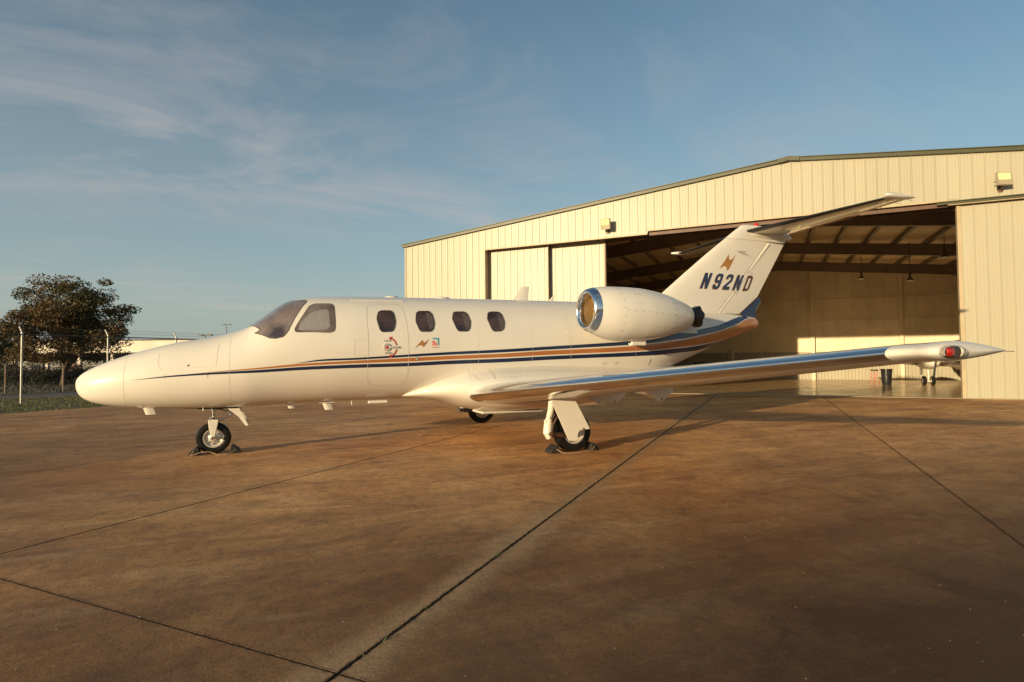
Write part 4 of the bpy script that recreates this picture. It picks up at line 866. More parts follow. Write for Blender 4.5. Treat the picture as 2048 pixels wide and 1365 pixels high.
for sg in (-1, 1):
    b.prism([(1.575, sg*.085, .465), (1.705, sg*.085, .465), (1.69, sg*.085, .38), (1.66, sg*.085, .24), (1.645, sg*.085, .212), (1.615, sg*.085, .24), (1.585, sg*.085, .38)], (0, -.012, 0), (0, .012, 0))
b.prism([(1.575, -.09, .455), (1.705, -.09, .455), (1.705, .09, .455), (1.575, .09, .455)], (0, 0, 0), (0, 0, .035))
b.lathe([(-.115, .018), (.115, .018)], (1.64, 0, .232), 'y', 12, caps=True); b.build('fork', 'paint_gear', noseg, bevel=.006)
b = MB(); b.tube([(1.60, -.07, .52), (1.64, -.03, .50), (1.69, -.02, .49)], .016, 8); b.tube([(1.69, -.03, .485), (1.78, -.03, .50), (1.86, -.03, .545)], [.022, .017, .02], 8); b.tube([(1.86, -.03, .55), (1.80, -.02, .62)], .014, 8); b.tube([(1.86, -.03, .56), (1.90, -.02, .60)], .018, 8); b.build('torque_link', 'steel', noseg, smooth=True)
b = MB(); b.tube([(1.633, -.03, .64), (1.74, -.05, .63), (1.80, -.04, .60)], .014, 8); b.build('drag_link', 'steel', noseg, smooth=True)
b = MB(); b.lathe([(-.118, .010), (-.122, .022), (-.11, .022), (-.10, .014)], (1.64, 0, .232), 'y', 14, caps=True); b.build('axle_cap', 'rust', noseg)
wheel('nose_wheel', (1.64, 0, .2255), .2255, .115, noseg)
for sg in (-1, 1):
    b = MB(); b.prism([(1.80, sg*.10, .665), (1.97, sg*.10, .655), (2.10, sg*.17, .40), (2.065, sg*.17, .39), (1.97, sg*.135, .52)], (0, -.006, 0), (0, .006, 0)); b.build('nose_gear_door', 'paint', jet, bevel=.002)
b = MB(); b.prism([(1.45, -.12, .652), (1.95, -.12, .650), (1.95, .12, .650), (1.45, .12, .652)], (0, 0, -.004), (0, 0, .01)); b.build('nose_gear_well', 'black', jet)
def main_gear(side):
    s = side
    b = MB(); b.tube([(6.07, s*2.02, .98), (6.02, s*2.04, .60), (5.98, s*2.06, .50)], [.05, .047, .045], 16)
    mg = b.build('main_gear_leg', 'paint_gear', jet, smooth=True, angle=50)
    b = MB(); b.tube([(5.985, s*2.06, .505), (5.982, s*2.06, .49)], .052, 16); b.build('leg_collar', 'steel', mg)
    b = MB(); b.tube([(5.98, s*2.06, .50), (5.955, s*2.08, .40), (5.94, s*2.09, .30), (5.965, s*2.08, .22)], [.046, .062, .066, .040], 14); b.tube([(5.90, s*2.09, .455), (5.95, s*2.08, .44)], .022, 8); b.build('trunnion', 'paint_gear', mg, smooth=True)
    b = MB(); b.tube([(5.955, s*2.09-.078, .285), (5.955, s*2.09+.078, .285)], .028, 14); b.build('pivot_pin', 'rust', mg)
    b = MB(); b.tube([(5.96, s*2.08, .28), (6.15, s*2.10, .25), (6.37, s*2.10, .28)], [.045, .035, .04], 12); b.tube([(6.37, s*2.16, .28), (6.37, s*1.86, .28)], .028, 12); b.tube([(6.25, s*2.07, .31), (6.10, s*2.05, .72)], [.03, .034], 12); b.build('trailing_link', 'lamp_housing', mg, smooth=True)
    b = MB(); b.tube([(6.06, s*2.02, .62), (6.12, s*2.0, .52), (6.05, s*2.0, .42)], .012, 8); b.build('brake_hose', 'black', mg)
    wheel('main_wheel', (6.375, s*1.975, .279), .279, .19, mg)
    # outer door plate with the round cut over the hub
    P_ = [(5.92, .765), (6.285, .752), (6.32, .70), (6.52, .345), (6.515, .335), (6.455, .330)]
    P_ += [(6.445+.12*cos(radians(a)), .235+.12*sin(radians(a))) for a in (95, 115, 135, 155, 175, 195)]
    P_ += [(6.30, .185), (6.19, .190)]
    b = MB(); b.prism([(x, s*2.235, z) for x, z in P_], (0, -.006, 0), (0, .006, 0)); b.build('gear_door', 'paint', mg, bevel=.0015)
    b = MB(); b.prism([(5.935, s*2.235, .772), (6.30, s*2.235, .760), (6.47, s*2.62, .86), (6.15, s*2.66, .905), (6.00, s*2.50, .90)], (0, 0, -.006), (0, 0, .006)); b.build('upper_gear_door', 'paint', mg, bevel=.0015)
main_gear(-1); main_gear(1)

# ---- engines
def engine(side):
    s = side; c = (0, s*1.50, 2.066)
    b = MB(); prof = [(7.0, .352), (7.12, .385), (7.3, .417), (7.55, .432), (7.8, .428), (8.05, .405), (8.3, .362), (8.5, .310), (8.65, .262), (8.78, .212), (8.84, .180), (8.842, .168)]
    f_ = pchip([p[0] for p in prof[:-1]], [p[1] for p in prof[:-1]]); pr = [(7.0+(8.84-7.0)*i/44, f_(7.0+(8.84-7.0)*i/44)) for i in range(45)]+[prof[-1]]
    # the nacelle axis droops slightly towards the tail
    vs = []; K2 = 56
    def NS(x, a, o=0.0):
        r_ = (f_(min(max(x, 7.0), 8.84)))+o; zc = 2.015+.05*max(0, (7.5-x)/.5)**1.5-.012*max(0, x-7.5); k_ = 1.0
        return (x, s*1.50+r_*cos(a)*s, zc+r_*sin(a)*k_)
    b.rings([[NS(x, 2*pi*k/K2) for k in range(K2)] for x, _ in pr], cap0=False, cap1=False); en = b.build('engine_nacelle', 'paint', jet, smooth=True, angle=60)
    lip = [(6.999, .352), (6.95, .338), (6.91, .320), (6.888, .300), (6.882, .285), (6.888, .270), (6.905, .257), (6.94, .246), (6.98, .240), (7.00, .238)]
    fl_ = lip
    b = MB(); b.lathe([(x, r_) for x, r_ in fl_], c, 'x', 64); b.build('intake_lip', 'chrome', en, smooth=True, angle=70)
    b = MB(); b.lathe([(7.00, .238), (7.06, .238), (7.15, .245), (7.24, .255)], c, 'x', 48); b.build('intake_duct', 'inner', en, smooth=True, angle=70)
    b = MB(); b.lathe([(7.23, .256), (7.225, .12), (7.20, .10)], c, 'x', 48); b.lathe([(7.20, .10), (7.16, .08), (7.12, .045), (7.10, .001)], c, 'x', 32); b.build('fan_face', 'inner', en, smooth=True, angle=50)
    b = MB()
    for k in range(19):
        a = 2*pi*k/19; b.prism([(7.19, c[1]+.10*cos(a), c[2]+.10*sin(a)), (7.222, c[1]+.10*cos(a+.22), c[2]+.10*sin(a+.22)), (7.222, c[1]+.25*cos(a+.16), c[2]+.25*sin(a+.16)), (7.19, c[1]+.25*cos(a-.02), c[2]+.25*sin(a-.02))], (0, 0, 0), (.003, 0, 0))
    b.build('fan_blades', 'inner', en)
    b = MB(); vs = []; nx_ = 10; kk = 48
    for i in range(nx_+1):
        x = 8.80+.24*i/nx_
        for k in range(kk):
            a = 2*pi*k/kk; flare = .026*(i/nx_)**2*(1+.25*cos(6*a)); r_ = .160+flare-.012*sin(pi*i/nx_); xx = x+(.012*cos(6*a+1)*(i/nx_)**2)
            vs.append((xx, s*1.50+r_*cos(a), 2.003+r_*sin(a)))
    b.add(vs, [(i*kk+k, i*kk+(k+1) % kk, (i+1)*kk+(k+1) % kk, (i+1)*kk+k) for i in range(nx_) for k in range(kk)])
    b.lathe([(9.02, .15), (8.85, .14), (8.84, .001)], (0, s*1.5, 2.003), 'x', 40); b.build('exhaust_nozzle', 'black', en, smooth=True, angle=50)
    def nf(u, v, o=.002): return NS(u, v, o)
    pts = [(7.36, a) for a in [(-60+i*17)*pi/180+pi*.0 for i in range(9)]]+[(7.40+i*.13, .06-.012*i) for i in range(10)]+[(8.32+.05*(i % 2), (-55+(i//2)*17)*pi/180) for i in range(16)]
    dots('nacelle_screws', 'line_dark', pts, .0075, nf, en, .002)
    polyline('cowl_joint', 'line', [(7.37, .085), (8.36, -.02)], .004, en, .002, mapf=nf, sides=(1,))
    polyline('cowl_latch', 'line_dark', [(7.60, .34), (7.72, .33)], .005, en, .002, mapf=nf, sides=(1,))
    for q in (7.58, 7.66): polyline('cowl_vent', 'line_dark', [(q, .78), (q+.02, .70)], .008, en, .002, mapf=nf, sides=(1,))
    # drain mast under the cowl
    b = MB(); zb = 1.60; b.box(7.70, 7.98, s*1.50-.05, s*1.50+.05, 1.515, 1.63); b.build('drain_mast', 'paint', en, bevel=.012)
    b = MB(); b.lathe([(-.001, .02), (-.006, .02), (-.006, .001)], (7.70, s*1.50, 1.565), 'x', 12); b.build('drain_hole', 'black', en)
    # pylon
    rs = []
    for y, x0, x1, z0, z1 in ((.60, 7.2, 9.30, 1.80, 2.06), (.95, 7.3, 9.25, 1.77, 2.02), (1.32, 7.4, 9.2, 1.735, 1.95)):
        n = 16; zc, h = (z0+z1)/2, (z1-z0)/2; ring = []
        for i in range(n+1): f = i/n; ring.append((x0+(x1-x0)*f, s*y, zc+h*min(1, (f*6)**.5)*(1-.35*max(0, f-.75)/.25)))
        for i in range(n, 0, -1): f = i/n; ring.append((x0+(x1-x0)*f, s*y, zc-h*min(1, (f*6)**.5)))
        rs.append(ring)
    MB().rings(rs).build('pylon', 'paint', jet, smooth=True, angle=50)
engine(-1); engine(1)

# ---- fin, rudder, tailplane
UPY = Vector((0, 1, 0))
def fle(z): return lerp([1.9, 2.58, 3.30, 3.68, 4.05], [8.55, 9.46, 10.40, 10.93, 11.45], z)
def fhg(z): return 10.78+(z-2.2)*(12.22-10.78)/(3.76-2.2)
def fte(z): return lerp([1.9, 2.2, 2.6, 3.78, 4.05], [11.0, 11.40, 11.94, 12.74, 12.92], z)
def fth(z): return .185-.055*(z-2.0)/2      # full thickness in metres
def finY(x, z):
    le, te = fle(z), fte(z); c_ = te-le; return foil((x-le)/c_, fth(z)/c_)*c_
zs = [1.9, 2.2, 2.6, 3.0, 3.4, 3.78]
def finsec(z, a, b_):
    le, te = fle(z), fte(z); c_ = te-le; fa = (a(z)-le)/c_; fb = (b_(z)-le)/c_; n = 22
    fr = [fa+(fb-fa)*((1-cos(pi*i/n))/2 if fa < .01 else i/n) for i in range(n+1)]
    top = [(le+c_*f, foil(f, fth(z)/c_)*c_, z) for f in fr]; bot = [(le+c_*f, -foil(f, fth(z)/c_)*c_, z) for f in fr]
    return top+bot[::-1]
fin = MB().rings([finsec(z, fle, lambda z: fhg(z)-.012) for z in zs]).build('fin', 'paint', jet, smooth=True, angle=40)
top = MB().rings([finsec(3.785, fle, fte)]+[finsec(z, fle, fte) for z in (3.9, 4.0)]+[[(11.45+(x-11.45)*k_+dx, y*ky, zz2) for x, y, _ in finsec(4.05, fle, fte)] for k_, dx, ky, zz2 in ((1.0, 0, 1, 4.04), (.93, .05, .9, 4.085), (.82, .13, .6, 4.115), (.7, .22, .2, 4.125))]).build('fin_cap', 'paint', fin, smooth=True, angle=50)
rud = MB().rings([finsec(z, fhg, fte) for z in (2.215, 2.6, 3.0, 3.4, 3.775)]).build('rudder', 'paint', jet, smooth=True, angle=40)
b = MB()
for sg in (-1, 1):      # rounded rudder nose along the hinge gap
    b.tube([(fhg(z)+.05, sg*(finY(fhg(z)+.05, z)-.045), z) for z in (2.23, 2.6, 3.0)], .05, 14)
    b.tube([(fhg(z)+.05, sg*(finY(fhg(z)+.05, z)-.045), z) for z in (3.14, 3.45, 3.74)], .05, 14)
b.build('rudder_nose', 'paint', rud, smooth=True, angle=60)
b = MB(); b.box(10.74, 11.42, -.085, .085, 2.196, 2.208); b.build('rudder_gap', 'rust', rud)
b = MB(); b.box(12.16, 12.72, -.055, .055, 3.776, 3.784); b.build('rudder_gap', 'rust', rud)
for z in (3.05, 2.62):
    b = MB(); x = fhg(z); b.add([(x, -.105, z), (x+.05, -.107, z+.03), (x+.07, -.107, z+.11), (x+.03, -.105, z+.02)], [(0, 1, 2, 3)]); b.build('hinge_cutout', 'rust', rud, fix=False)
# navy dorsal tail piece below the rudder
b = MB(); b.prism([(10.9, 0, 2.06), (11.42, 0, 2.185), (11.97, 0, 2.585), (12.02, 0, 2.50), (11.86, 0, 2.30), (11.86, 0, 2.02), (11.7, 0, 1.98)], (0, -.045, 0), (0, .045, 0)); b.build('tail_fillet', 'navy', jet, bevel=.02)
# registration
G_ = {'N': [[(0, 0), (0, 1), (.24, 1), (.45, .50), (.45, 1), (.68, 1), (.68, 0), (.45, 0), (.23, .52), (.23, 0)]],
      '9': [[(.14, 0), (0, .14), (0, .32), (.22, .32), (.22, .2), (.46, .2), (.46, .40), (.14, .40), (0, .54), (0, .86), (.14, 1), (.54, 1), (.68, .86), (.68, .14), (.54, 0)], [(.22, .58), (.46, .58), (.46, .82), (.22, .82)]],
      '2': [[(0, 0), (0, .22), (.46, .64), (.46, .81), (.22, .81), (.22, .68), (0, .68), (0, .86), (.14, 1), (.54, 1), (.68, .86), (.68, .56), (.30, .2), (.68, .2), (.68, 0)]],
      'D': [[(0, 0), (0, 1), (.46, 1), (.60, .86), (.60, .14), (.46, 0)], [(.16, .15), (.44, .15), (.44, .85), (.16, .85)]]}
def finmap(side, ox, oz, sc, shear, off):
    def f(x, y):
        X = ox+x*sc+y*shear; Z = oz+y*sc; yy = finY(X, Z)+off
        if X > fhg(Z): yy += .002
        return (X, side*yy, Z)
    return f
for side in (-1, 1):
    x0, x1 = 10.33, 11.66; sc = .325; adv = [0, .305, .585, .86, 1.155]
    for ch, ax in zip('N92ND', adv):
        gm = glyph_mesh(G_[ch]); wx = .84
        gm = ([(x*wx, y) for x, y in gm[0]], gm[1])
        if side > 0: ax_ = 1.30-ax-.17; gm = ([(.53-x, y) for x, y in gm[0]], [f[::-1] for f in gm[1]]); px = x0+ax_
        else: px = x0+ax
        fp = rud if px+.1 > fhg(2.85) else fin
        z0 = 2.705
        nm = {'N': 'letter_n', '9': 'digit_nine', '2': 'digit_two', 'D': 'letter_d'}[ch]
        lay('letter_shadow', 'bronze', gm, finmap(side, px-.012, z0-.012, sc, .16, .0015), fp)
        lay(nm, 'navy' if ch != 'D' else 'brownpaint', gm, finmap(side, px, z0, sc, .16, .004), fp)
    em = glyph_mesh([[(-.50, -.36), (-.15, .10), (.03, .42), (.08, .16), (.20, .12), (.34, .22), (.5, .42), (.30, -.05), (.16, -.34), (.03, -.46), (-.05, -.26), (-.18, -.22)]])
    lay('gold_emblem', 'gold', em, finmap(side, 11.07, 3.28, .40, 0.06, .0025), fin)
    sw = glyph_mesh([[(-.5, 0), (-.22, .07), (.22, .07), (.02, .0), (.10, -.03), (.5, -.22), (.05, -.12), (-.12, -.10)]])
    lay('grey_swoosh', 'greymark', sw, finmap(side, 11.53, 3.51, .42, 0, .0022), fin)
# tailplane
def stab(side):
    s = side
    ys = [.06, .6, 1.3, 2.0, 2.55, 2.70]
    def sx(y): f = (y-.06)/2.64; return 11.62+.43*f, 12.90-.28*f, 3.975+.035*f, 4.005+.035*f
    sc = [((sx(y)[0], s*y, sx(y)[2]), (sx(y)[1], s*y, sx(y)[3]), .088) for y in ys]
    hs = MB().rings(surf_mesh(sc, .10, 1, 20)).build('tailplane', 'paint', jet, smooth=True, angle=30)
    MB().rings(surf_mesh(sc, 0, .102, 14, off=.0015)).build('deicing_boot', 'boot', hs, smooth=True, angle=60)
    a = sx(2.70); tipz = a[2]
    t = [((a[0]-.01, s*2.702, tipz), (a[1], s*2.702, a[3]), .11), ((a[0]-.09, s*2.76, tipz+.01), (a[1]+.02, s*2.76, a[3]), .12), ((a[0]-.13, s*2.83, tipz+.015), (a[1]+.04, s*2.83, a[3]), .115), ((a[0]-.06, s*2.87, tipz+.015), (a[1]-.02, s*2.87, a[3]), .06)]
    MB().rings(surf_mesh(t, 0, 1, 22, off=.004)).build('tailplane_tip', 'paint', hs, smooth=True, angle=70)
    for k, y in enumerate((2.72, 2.5, 2.2)):
        b = MB(); b.tube([(sx(y)[1]-.01, s*y, sx(y)[3]), (sx(y)[1]+.13, s*y, sx(y)[3]-.01)], .003, 5); b.build('static_wick', 'line_dark', hs)
    b = MB(); vs = []
    for i in range(31):
        y = .5+2.15*i/30; lx, tx, lz, tz = sx(y); c_ = tx-lx; u = .66; vs += [(lx+c_*(u-.004), s*y, lz+(tz-lz)*u-foil(u, .088)*c_-.002), (lx+c_*(u+.004), s*y, lz+(tz-lz)*u-foil(u, .088)*c_-.002)]
    b.add(vs, [(2*i, 2*i+1, 2*i+3, 2*i+2) for i in range(30)]); b.build('elevator_gap', 'line_dark', hs, fix=False)
    b = MB(); lx, tx, lz, tz = sx(1.2); b.tube([(lx+.9, s*.7, tz-.045), (lx+.86, s*1.8, tz-.035)], .012, 8); b.build('trim_fairing', 'gold', hs, smooth=True)
stab(-1); stab(1)
b = MB(); rs = []
for i in range(15):
    f = i/14; x = 11.58+1.34*f; r_ = .115*min(1, (f*5+.01)**.5)*(1-.75*max(0, f-.5)*1.6); rs.append([(x, r_*.95*cos(2*pi*k/24), 3.965-.05*f+r_*sin(2*pi*k/24)*.95) for k in range(24)])
b.rings(rs); b.build('tail_bullet', 'paint', fin, smooth=True, angle=70)
b = MB(); b.lathe([(4.11, .05), (4.15, .048), (4.175, .03), (4.18, .001)], (11.95, 0, 0), 'z', 16); b.build('beacon', 'redtape', fin, smooth=True)

# ---- antennas and small fittings
b = MB()
rs = [[(x0+c_*f, sg*.012*(1-abs(2*f-1)**1.5)*k_, z) for f, sg in ((0, 0), (.25, 1), (.5, 1), (.8, 1), (1, 0), (.8, -1), (.5, -1), (.25, -1))] for z, x0, c_, k_ in ((2.34, 6.28, .30, 1), (2.50, 6.40, .20, .9), (2.60, 6.46, .155, .6))]
b.rings(rs); b.build('blade_antenna', 'paint', jet, smooth=True, angle=50)
b = MB(); b.rings([[(x0+c_*f, sg*.008*k_, z) for f, sg in ((0, 0), (.5, 1), (1, 0), (.5, -1))] for z, x0, c_, k_ in ((2.35, 6.98, .10, 1), (2.47, 7.10, .015, .4))]); b.build('whip_antenna', 'paint', jet)
for x, r_ in ((4.18, .13), (5.0, .17)):
    b = MB(); b.lathe([(-.02, r_), (.0, r_*.96), (.018, r_*.75), (.026, r_*.3), (.027, .001)], (x, .0, sec(x)[0]), 'z', 24); b.build('dome_antenna', 'paint', jet, smooth=True, angle=70)
def finlet(name, x0, x1, zt_, zb_, sweep, y=0.0, th=.014):
    b = MB(); b.rings([[(x0+(x1-x0)*f+dx, y+sg*th*k_, z) for f, sg in ((0, 0), (.2, 1), (.6, 1), (1, .2), (1, -.2), (.6, -1), (.2, -1))] for z, dx, k_ in ((zt_, 0, 1), ((zt_+zb_)/2, sweep/2, .9), (zb_, sweep, .7))]); return b.build(name, 'paint', jet, smooth=True, angle=50)
finlet('pitot_fairing', .78, .90, .72, .60, .04, -.10)
b = MB(); b.tube([(.74, -.19, .735), (.80, -.19, .715)], .022, 10); b.build('angle_sensor', 'hub', jet, smooth=True)
b = MB(); b.tube([(.80, -.21, .735), (1.0, -.19, .70), (1.3, -.12, .668), (1.45, -.1, .66)], .004, 6); b.build('gear_door_edge', 'line_dark', jet)
finlet('drain_stub', 2.60, 2.68, .68, .61, .04, -.1)
finlet('belly_antenna', 3.10, 3.22, .70, .57, .05, -.10, .02)
b = MB(); b.box(3.06, 3.28, -.17, -.05, .682, .696); b.build('antenna_base', 'paint', jet)
b = MB(); b.box(3.76, 4.06, -.34, -.28, .655, .70); b.build('step_bar', 'paint', jet, bevel=.012)
finlet('belly_light', 3.52, 3.54, .70, .64, .0, -.25, .006)
b = MB(); b.tube([(1.52, -.16, .67), (1.52, -.16, .63)], .006, 6); b.build('static_stub', 'bulbglass', jet)
b = MB(); b.box(5.35, 5.50, -.12, -.06, .44, .50); b.build('gear_door_actuator', 'black', jet)

# ================================================================== CHOCKS
def chock(name, x, y, sx, lab, lean=0):
    o = MB(); w = .10
    o.prism([(x-sx*.075, y-w, 0), (x+sx*.075, y-w, 0), (x+sx*.055, y-w, .05), (x-sx*.03, y-w, .115), (x-sx*.06, y-w, .10)], (0, 0, 0), (0, 2*w, 0))
    return tag(o.build(name, 'chock', bevel=.008), lab, 'wheel chock', 'wheel chocks of the jet')
chock('wheel_chock', 1.40, 0, -1, 'black rubber chock in front of the nose wheel')
chock('wheel_chock', 1.92, 0, 1, 'black rubber chock behind the nose wheel')
chock('wheel_chock', 6.06, -1.98, -1, 'black rubber chock in front of the near main wheel')
chock('wheel_chock', 6.70, -1.98, 1, 'black rubber chock behind the near main wheel')
def rope(pts, lab):
    ev = [pchip([i for i in range(len(pts))], [p[k] for p in pts]) for k in range(3)]; n = 40
    b = MB(); b.tube([[e((len(pts)-1)*i/n) for e in ev] for i in range(n+1)], .0065, 7); return tag(b.build('chock_rope', 'rope', smooth=True), lab, 'rope', 'ropes tying the wheel chocks together')
rope([(1.40, -.11, .07), (1.36, -.16, .008), (1.50, -.17, .05), (1.57, -.17, .055), (1.66, -.18, .03), (1.72, -.20, .008), (1.84, -.20, .008), (1.92, -.12, .05)], 'worn rope lying beside the nose wheel')
rope([(6.08, -2.09, .06), (6.16, -2.16, .012), (6.35, -2.19, .008), (6.55, -2.17, .008), (6.68, -2.09, .06)], 'worn rope lying beside the near main wheel')

# ================================================================== FENCES
def fence(name, s, n_list, h, arm, lab, postm, bar, wires, meshstep, pr=.03, rails=()):
    o = empty(name, sn(s, n_list[0]), HA+pi/2, lab, 'fence')     # local x runs along n, local y towards -s
    L_ = n_list[-1]-n_list[0]
    first = None
    for n_ in n_list:
        x = n_-n_list[0]
        if first is None:
            b = MB(); b.tube([(0, 0, -.3), (0, 0, h)], pr, 10); b.lathe([(h, pr*1.25), (h+.05, pr*1.1), (h+.06, .001)], (0, 0, 0), 'z', 10); first = b.build('post', postm, o, smooth=True)
            b = MB(); b.tube([(0, 0, h+.03), (0, arm, h+arm*1.45)], pr*.75, 8); af = b.build('barbed_wire_arm', postm, first)
            first.location.x = x
        else:
            c = copy_tree(first, o); c.location.x = x
    b = MB(); b.tube([(0, 0, h-.02), (L_, 0, h-.02)], bar, 6); b.build('top_rail', 'wire', o)
    for z in rails: b = MB(); b.tube([(0, 0, z), (L_, 0, z)], bar*.7, 6); b.build('rail', 'wire', o)
    for k in range(wires):
        f = (k+1)/wires; b = MB(); b.tube([(0, arm*f, h+.03+(arm*1.45-.03)*f), (L_, arm*f, h+.03+(arm*1.45-.03)*f)], .0035, 4); b.build('barbed_wire', 'wire', o)
    if meshstep:
        b = MB(); x = -h; t_ = .0022
        while x < L_:
            for sg in (1, -1):
                x0, x1 = (x, x+h) if sg > 0 else (x+h, x); z0, z1 = .03, h-.03
                # clip to fence length
                def cl_(xx): return min(max(xx, 0), L_)
                if abs(cl_(x0)-cl_(x1)) < .05: continue
                f0 = (cl_(x0)-x0)/(x1-x0); f1 = (cl_(x1)-x0)/(x1-x0); za, zb = z0+(z1-z0)*f0, z0+(z1-z0)*f1
                b.add([(cl_(x0)-t_, .035, za), (cl_(x0)+t_, .035, za), (cl_(x1)+t_, .035, zb), (cl_(x1)-t_, .035, zb)], [(0, 1, 2, 3)])
            x += meshstep
        m_ = b.build('wire_mesh', 'wire', o, fix=False); m_['kind'] = 'stuff'
    return o
fence('chain_link_fence', -13.85, [5.794-2.65*5+2.65*i for i in range(26)], 2.27, .17, 'tall chain link fence with barbed wire along the grass verge', 'galv', .022, 3, .085)
fence('low_fence', -21.6, [22-2.2*9+2.2*i for i in range(30)], 1.12, .10, 'lower brown wire fence beyond the road', 'rustpost', .012, 3, .10, pr=.026, rails=(.75,))

# ================================================================== TREES AND SHRUBS
def leaves(mb, c, r_, n, size, flat=.6):
    for _ in range(n):
        while True:
            p = Vector((random.uniform(-1, 1), random.uniform(-1, 1), random.uniform(-1, 1)))
            if .15 < p.length < 1: break
        p = Vector((p.x*r_, p.y*r_, p.z*r_*flat))+c
        a, e_ = random.uniform(0, 2*pi), random.uniform(-1, 1); d = Vector((cos(a)*cos(e_), sin(a)*cos(e_), sin(e_))); q = d.cross(Vector((random.uniform(-1, 1), random.uniform(-1, 1), random.uniform(-1, 1)))).normalized(); s_ = size*random.uniform(.6, 1.3)
        mb.add([p-q*s_*.4, p+d*s_, p+q*s_*.4, p-d*s_*.3], [(0, 1, 2, 3)])
def tree(name, base, H, R_, lab, seed, nleaf=34, lsize=.085, leafm='leaf', fork=.14, group=None):
    random.seed(seed); o = empty(name, base, 0, lab, 'tree', group); wood = MB(); lf = MB(); tips = []
    def limb(p, d, ln, r_, depth):
        pts = [p]; rr = [r_]; n = 5
        for i in range(n):
            d = (d+Vector((random.uniform(-.22, .22), random.uniform(-.22, .22), random.uniform(-.10, .16)))).normalized(); p = p+d*ln/n; pts.append(p); rr.append(r_*(1-.55*(i+1)/n))
        wood.tube(pts, rr, 7 if depth < 2 else 4)
        if depth >= 4: tips.append(p); return
        if depth >= 2: tips.append(pts[3])
        ki = 0
        for _ in range(random.choice((2, 3, 3)) if depth else 7):
            ki += 1; a = random.uniform(0, 2*pi) if depth else ki*2*pi/6+random.uniform(-.3, .3); sp = random.uniform(.5, 1.0) if depth else (.35 if ki == 3 else random.uniform(.8, 1.5))
            nd = (d+Vector((cos(a)*sp, sin(a)*sp, random.uniform(-.25, .45)))).normalized(); nd.z = max(nd.z, -.22)
            limb(pts[random.choice((3, 4, 5))] if depth else p, nd, ln*random.uniform(.62, .85) if depth else H*.33, r_*.52, depth+1)
    limb(Vector((0, 0, -.1)), Vector((.04, 0, 1)), H*fork, H*.030, 0)
    zmax = max(t.z for t in tips); rm = max(hypot(t.x, t.y) for t in tips)
    kx, kz = R_/rm, (H-.35)/zmax
    wood.v = [(x*kx if z > H*fork*.9 else x, y*kx if z > H*fork*.9 else y, z*(1+(kz-1)*min(1, max(0, (z/H-fork*.8)*1.6)))) for x, y, z in wood.v]
    for t in tips:
        c = Vector((t.x*kx, t.y*kx, t.z*(1+(kz-1)*min(1, max(0, (t.z/H-fork*.8)*1.6)))))
        if random.random() < .93: leaves(lf, c, R_*random.uniform(.10, .19), int(nleaf*random.uniform(.5, 1.3)), lsize, .55)
    for _ in range(int(nleaf*.42)):
        a = random.uniform(0, 2*pi); rr = R_*random.uniform(.35, .95); z = random.uniform(.22, .62)*H; rr *= min(1, .62+.6*(z/H-.2)*1.6)
        leaves(lf, Vector((rr*cos(a), rr*sin(a), z)), R_*random.uniform(.10, .17), int(nleaf*random.uniform(.6, 1.2)), lsize, .6)
    wood.build('trunk', 'bark', o, smooth=True, angle=60, fix=False); lf.build('crown', leafm, o, fix=False); return o
def ground_pt(px, depth):     # point on the ground plane under image column px at a distance along the view axis
    d = _f + _r2*((px-1024)/FPX); d.z = 0; return Vector((CP.x, CP.y, 0))+d*depth
T1 = ground_pt(128, 34); T1.z = -.03
tree('oak_tree', T1, 6.75, 4.3, 'broad oak tree with russet and green leaves behind the fences on the left', 17, nleaf=200, lsize=.105)
tree('oak_tree', ground_pt(-30, 42), 4.4, 3.2, 'smaller russet tree at the left edge of the picture behind the oak', 5, nleaf=110, lsize=.105)
def bush(name, c, r_, h, n, lab, m='bush', size=.07, group=None, cat='bush'):
    o = empty(name, c, 0, lab, cat, group); f = MB(); w = MB()
    for k in range(7):
        a = random.uniform(0, 2*pi); q = Vector((cos(a)*r_*.5, sin(a)*r_*.5, h*.7)); w.tube([(0, 0, -.05), tuple(q*.5), tuple(q)], [.02, .014, .006], 5)
    for _ in range(int(n/40)):
        a = random.uniform(0, 2*pi); rr = r_*sqrt(random.random())*.85; z = h*(.15+.7*random.random()*(1-.4*(rr/r_)**2)); leaves(f, Vector((cos(a)*rr, sin(a)*rr, z)), r_*.25, 40, size, .8)
    w.build('stem', 'bark', o, fix=False); f.build('foliage', m, o, fix=False); return o
random.seed(21)
for i, (px, dp, r_, h, lb) in enumerate(((10, 34, 1.2, 1.3, 'low dark bush at the left edge behind the low fence'), (55, 35.5, 1.3, 1.5, 'dark bush between the tall post and the oak trunk'), (92, 34.5, .9, 1.0, 'dark bush right in front of the oak trunk'),
                              (128, 36, 1.3, 1.25, 'dark bush just left of the jet nose'), (170, 37, 1.3, 1.3, 'dark bush partly hidden by the jet nose'))):
    bush('bush', ground_pt(px, dp), r_, h, 2600, lb, group='dark bushes behind the low fence')
bush('flowering_shrub', ground_pt(154, 40), .55, 1.5, 900, 'small pink and white blossoming shrub above the jet nose', m='blossom', size=.09, cat='shrub')
# bare twigs above the nose
tw = empty('bare_sapling', ground_pt(345, 60), 0, 'small bare sapling against the pale building', 'tree'); b = MB(); random.seed(4)
b.tube([(0, 0, 0), (0, 0, 2.4)], [.05, .02], 6)
for k in range(26):
    a = random.uniform(0, 2*pi); z = random.uniform(1.2, 2.4); l = random.uniform(.4, 1.1); b.tube([(0, 0, z), (cos(a)*l*.5, sin(a)*l*.5, z+l*.5), (cos(a)*l, sin(a)*l, z+l*.7)], [.014, .01, .004], 4)
b.build('branches', 'bark', tw, fix=False)

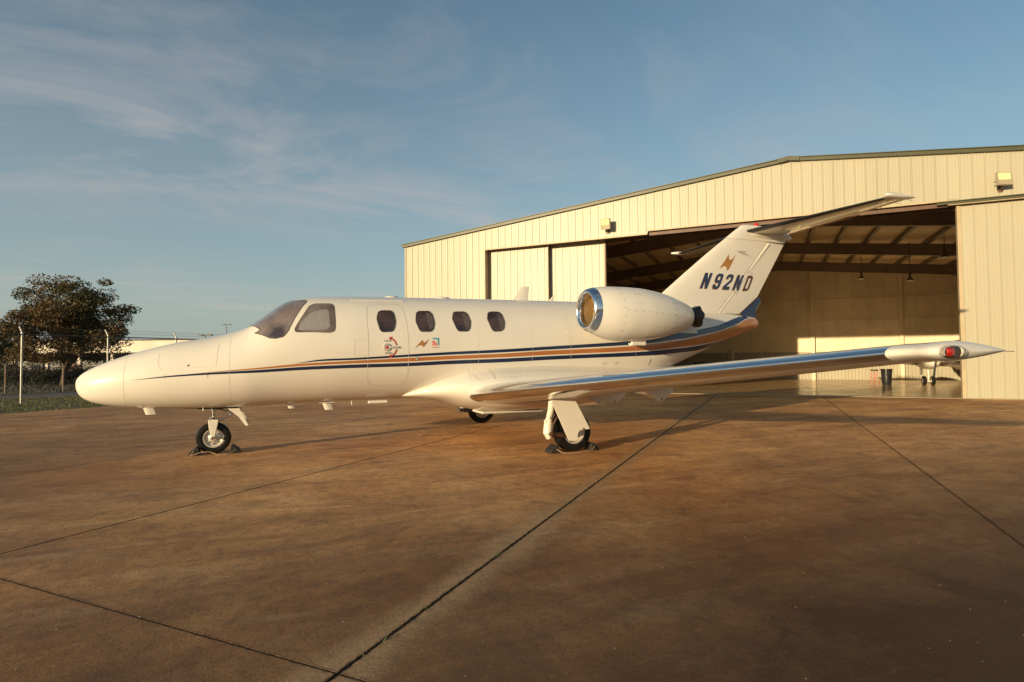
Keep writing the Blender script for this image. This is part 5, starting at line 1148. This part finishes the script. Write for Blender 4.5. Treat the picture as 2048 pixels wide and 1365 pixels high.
# ================================================================== FAR BUILDING AND LAMP POSTS
A = ground_pt(-420, 92); B = ground_pt(400, 86); dv = (B-A); L_ = dv.length; az = atan2(dv.y, dv.x)
wbd = empty('low_building', A, az, 'long pale flat roofed building with shaded openings behind the trees', 'building')
b = MB(); b.box(0, L_, .0, 14, 2.7, 4.55); b.build('parapet', 'bwall', wbd)
b = MB(); b.box(-.1, L_+.1, -.12, 14.1, 4.552, 4.72); b.build('roof_edge', 'broof', wbd)
b = MB(); b.box(.3, L_-.3, 2.5, 13.8, 0, 2.69); b.build('wall', 'bshade', wbd)
b = MB(); b.box(0, L_, -3.4, 2.49, 2.55, 2.69); b.build('canopy', 'broof', wbd)
x = 1.5; i = 0
while x < L_-2:
    b = MB(); b.box(x-.2, x+.2, -3.3, -2.9, 0, 2.54); b.build('column', 'bwall', wbd)
    b = MB(); b.box(x+1.0, x+(3.6 if i % 2 else 2.2), 2.44, 2.495, .05 if i % 2 else .9, 2.2); dd_ = b.build('door' if i % 2 else 'window', 'bopen', wbd)
    b = MB(); b.box(x+.9, x+(3.7 if i % 2 else 2.3), 2.40, 2.438, 2.2, 2.3); b.build('lintel', 'bwall', dd_)
    x += 5.2; i += 1
def lamppost(px, dp, h, lab, wide):
    o = empty('lamp_post', ground_pt(px, dp), -YAW, lab, 'lamp post', 'distant parking lot lamp posts')
    b = MB(); b.tube([(0, 0, 0), (0, 0, h)], [.13, .08], 8); b.build('pole', 'wire', o); b = MB(); b.tube([(-wide, 0, h), (wide, 0, h)], .05, 6); b.build('crossarm', 'wire', o)
    for sg in (-1, 1):
        b = MB(); b.box(sg*wide-.45, sg*wide+.45, -.3, .3, h-.12, h+.14); b.build('lamp_head', 'shade', o, bevel=.05)
lamppost(411, 110, 6.35, 'nearer twin headed lamp post above the jet nose', .85)
lamppost(453, 170, 12.2, 'taller thin lamp post farther away right of the twin headed one', .9)
lamppost(439, 260, 10.2, 'faintest lamp post between the two others', .5)
# utility pole with a leaning arm by the fence beyond the nose
# short lamp post beyond the left edge of the picture; its thin shadow crosses the apron
MB_ = Vector((-2.95, 6.0, 0)) - Vector((cos(radians(19.5)), sin(radians(19.5)), 0))*9.5
o = empty('short_lamp_post', MB_, 0, 'short grey lamp post standing left of the jet nose', 'lamp post')
b = MB(); b.tube([(0, 0, 0), (0, 0, 3.6)], [.055, .05], 10); b.build('pole', 'galv', o, smooth=True)
b = MB(); b.box(-.15, .15, -.1, .1, 3.6, 3.7); b.build('lamp_head', 'shade', o, bevel=.02)
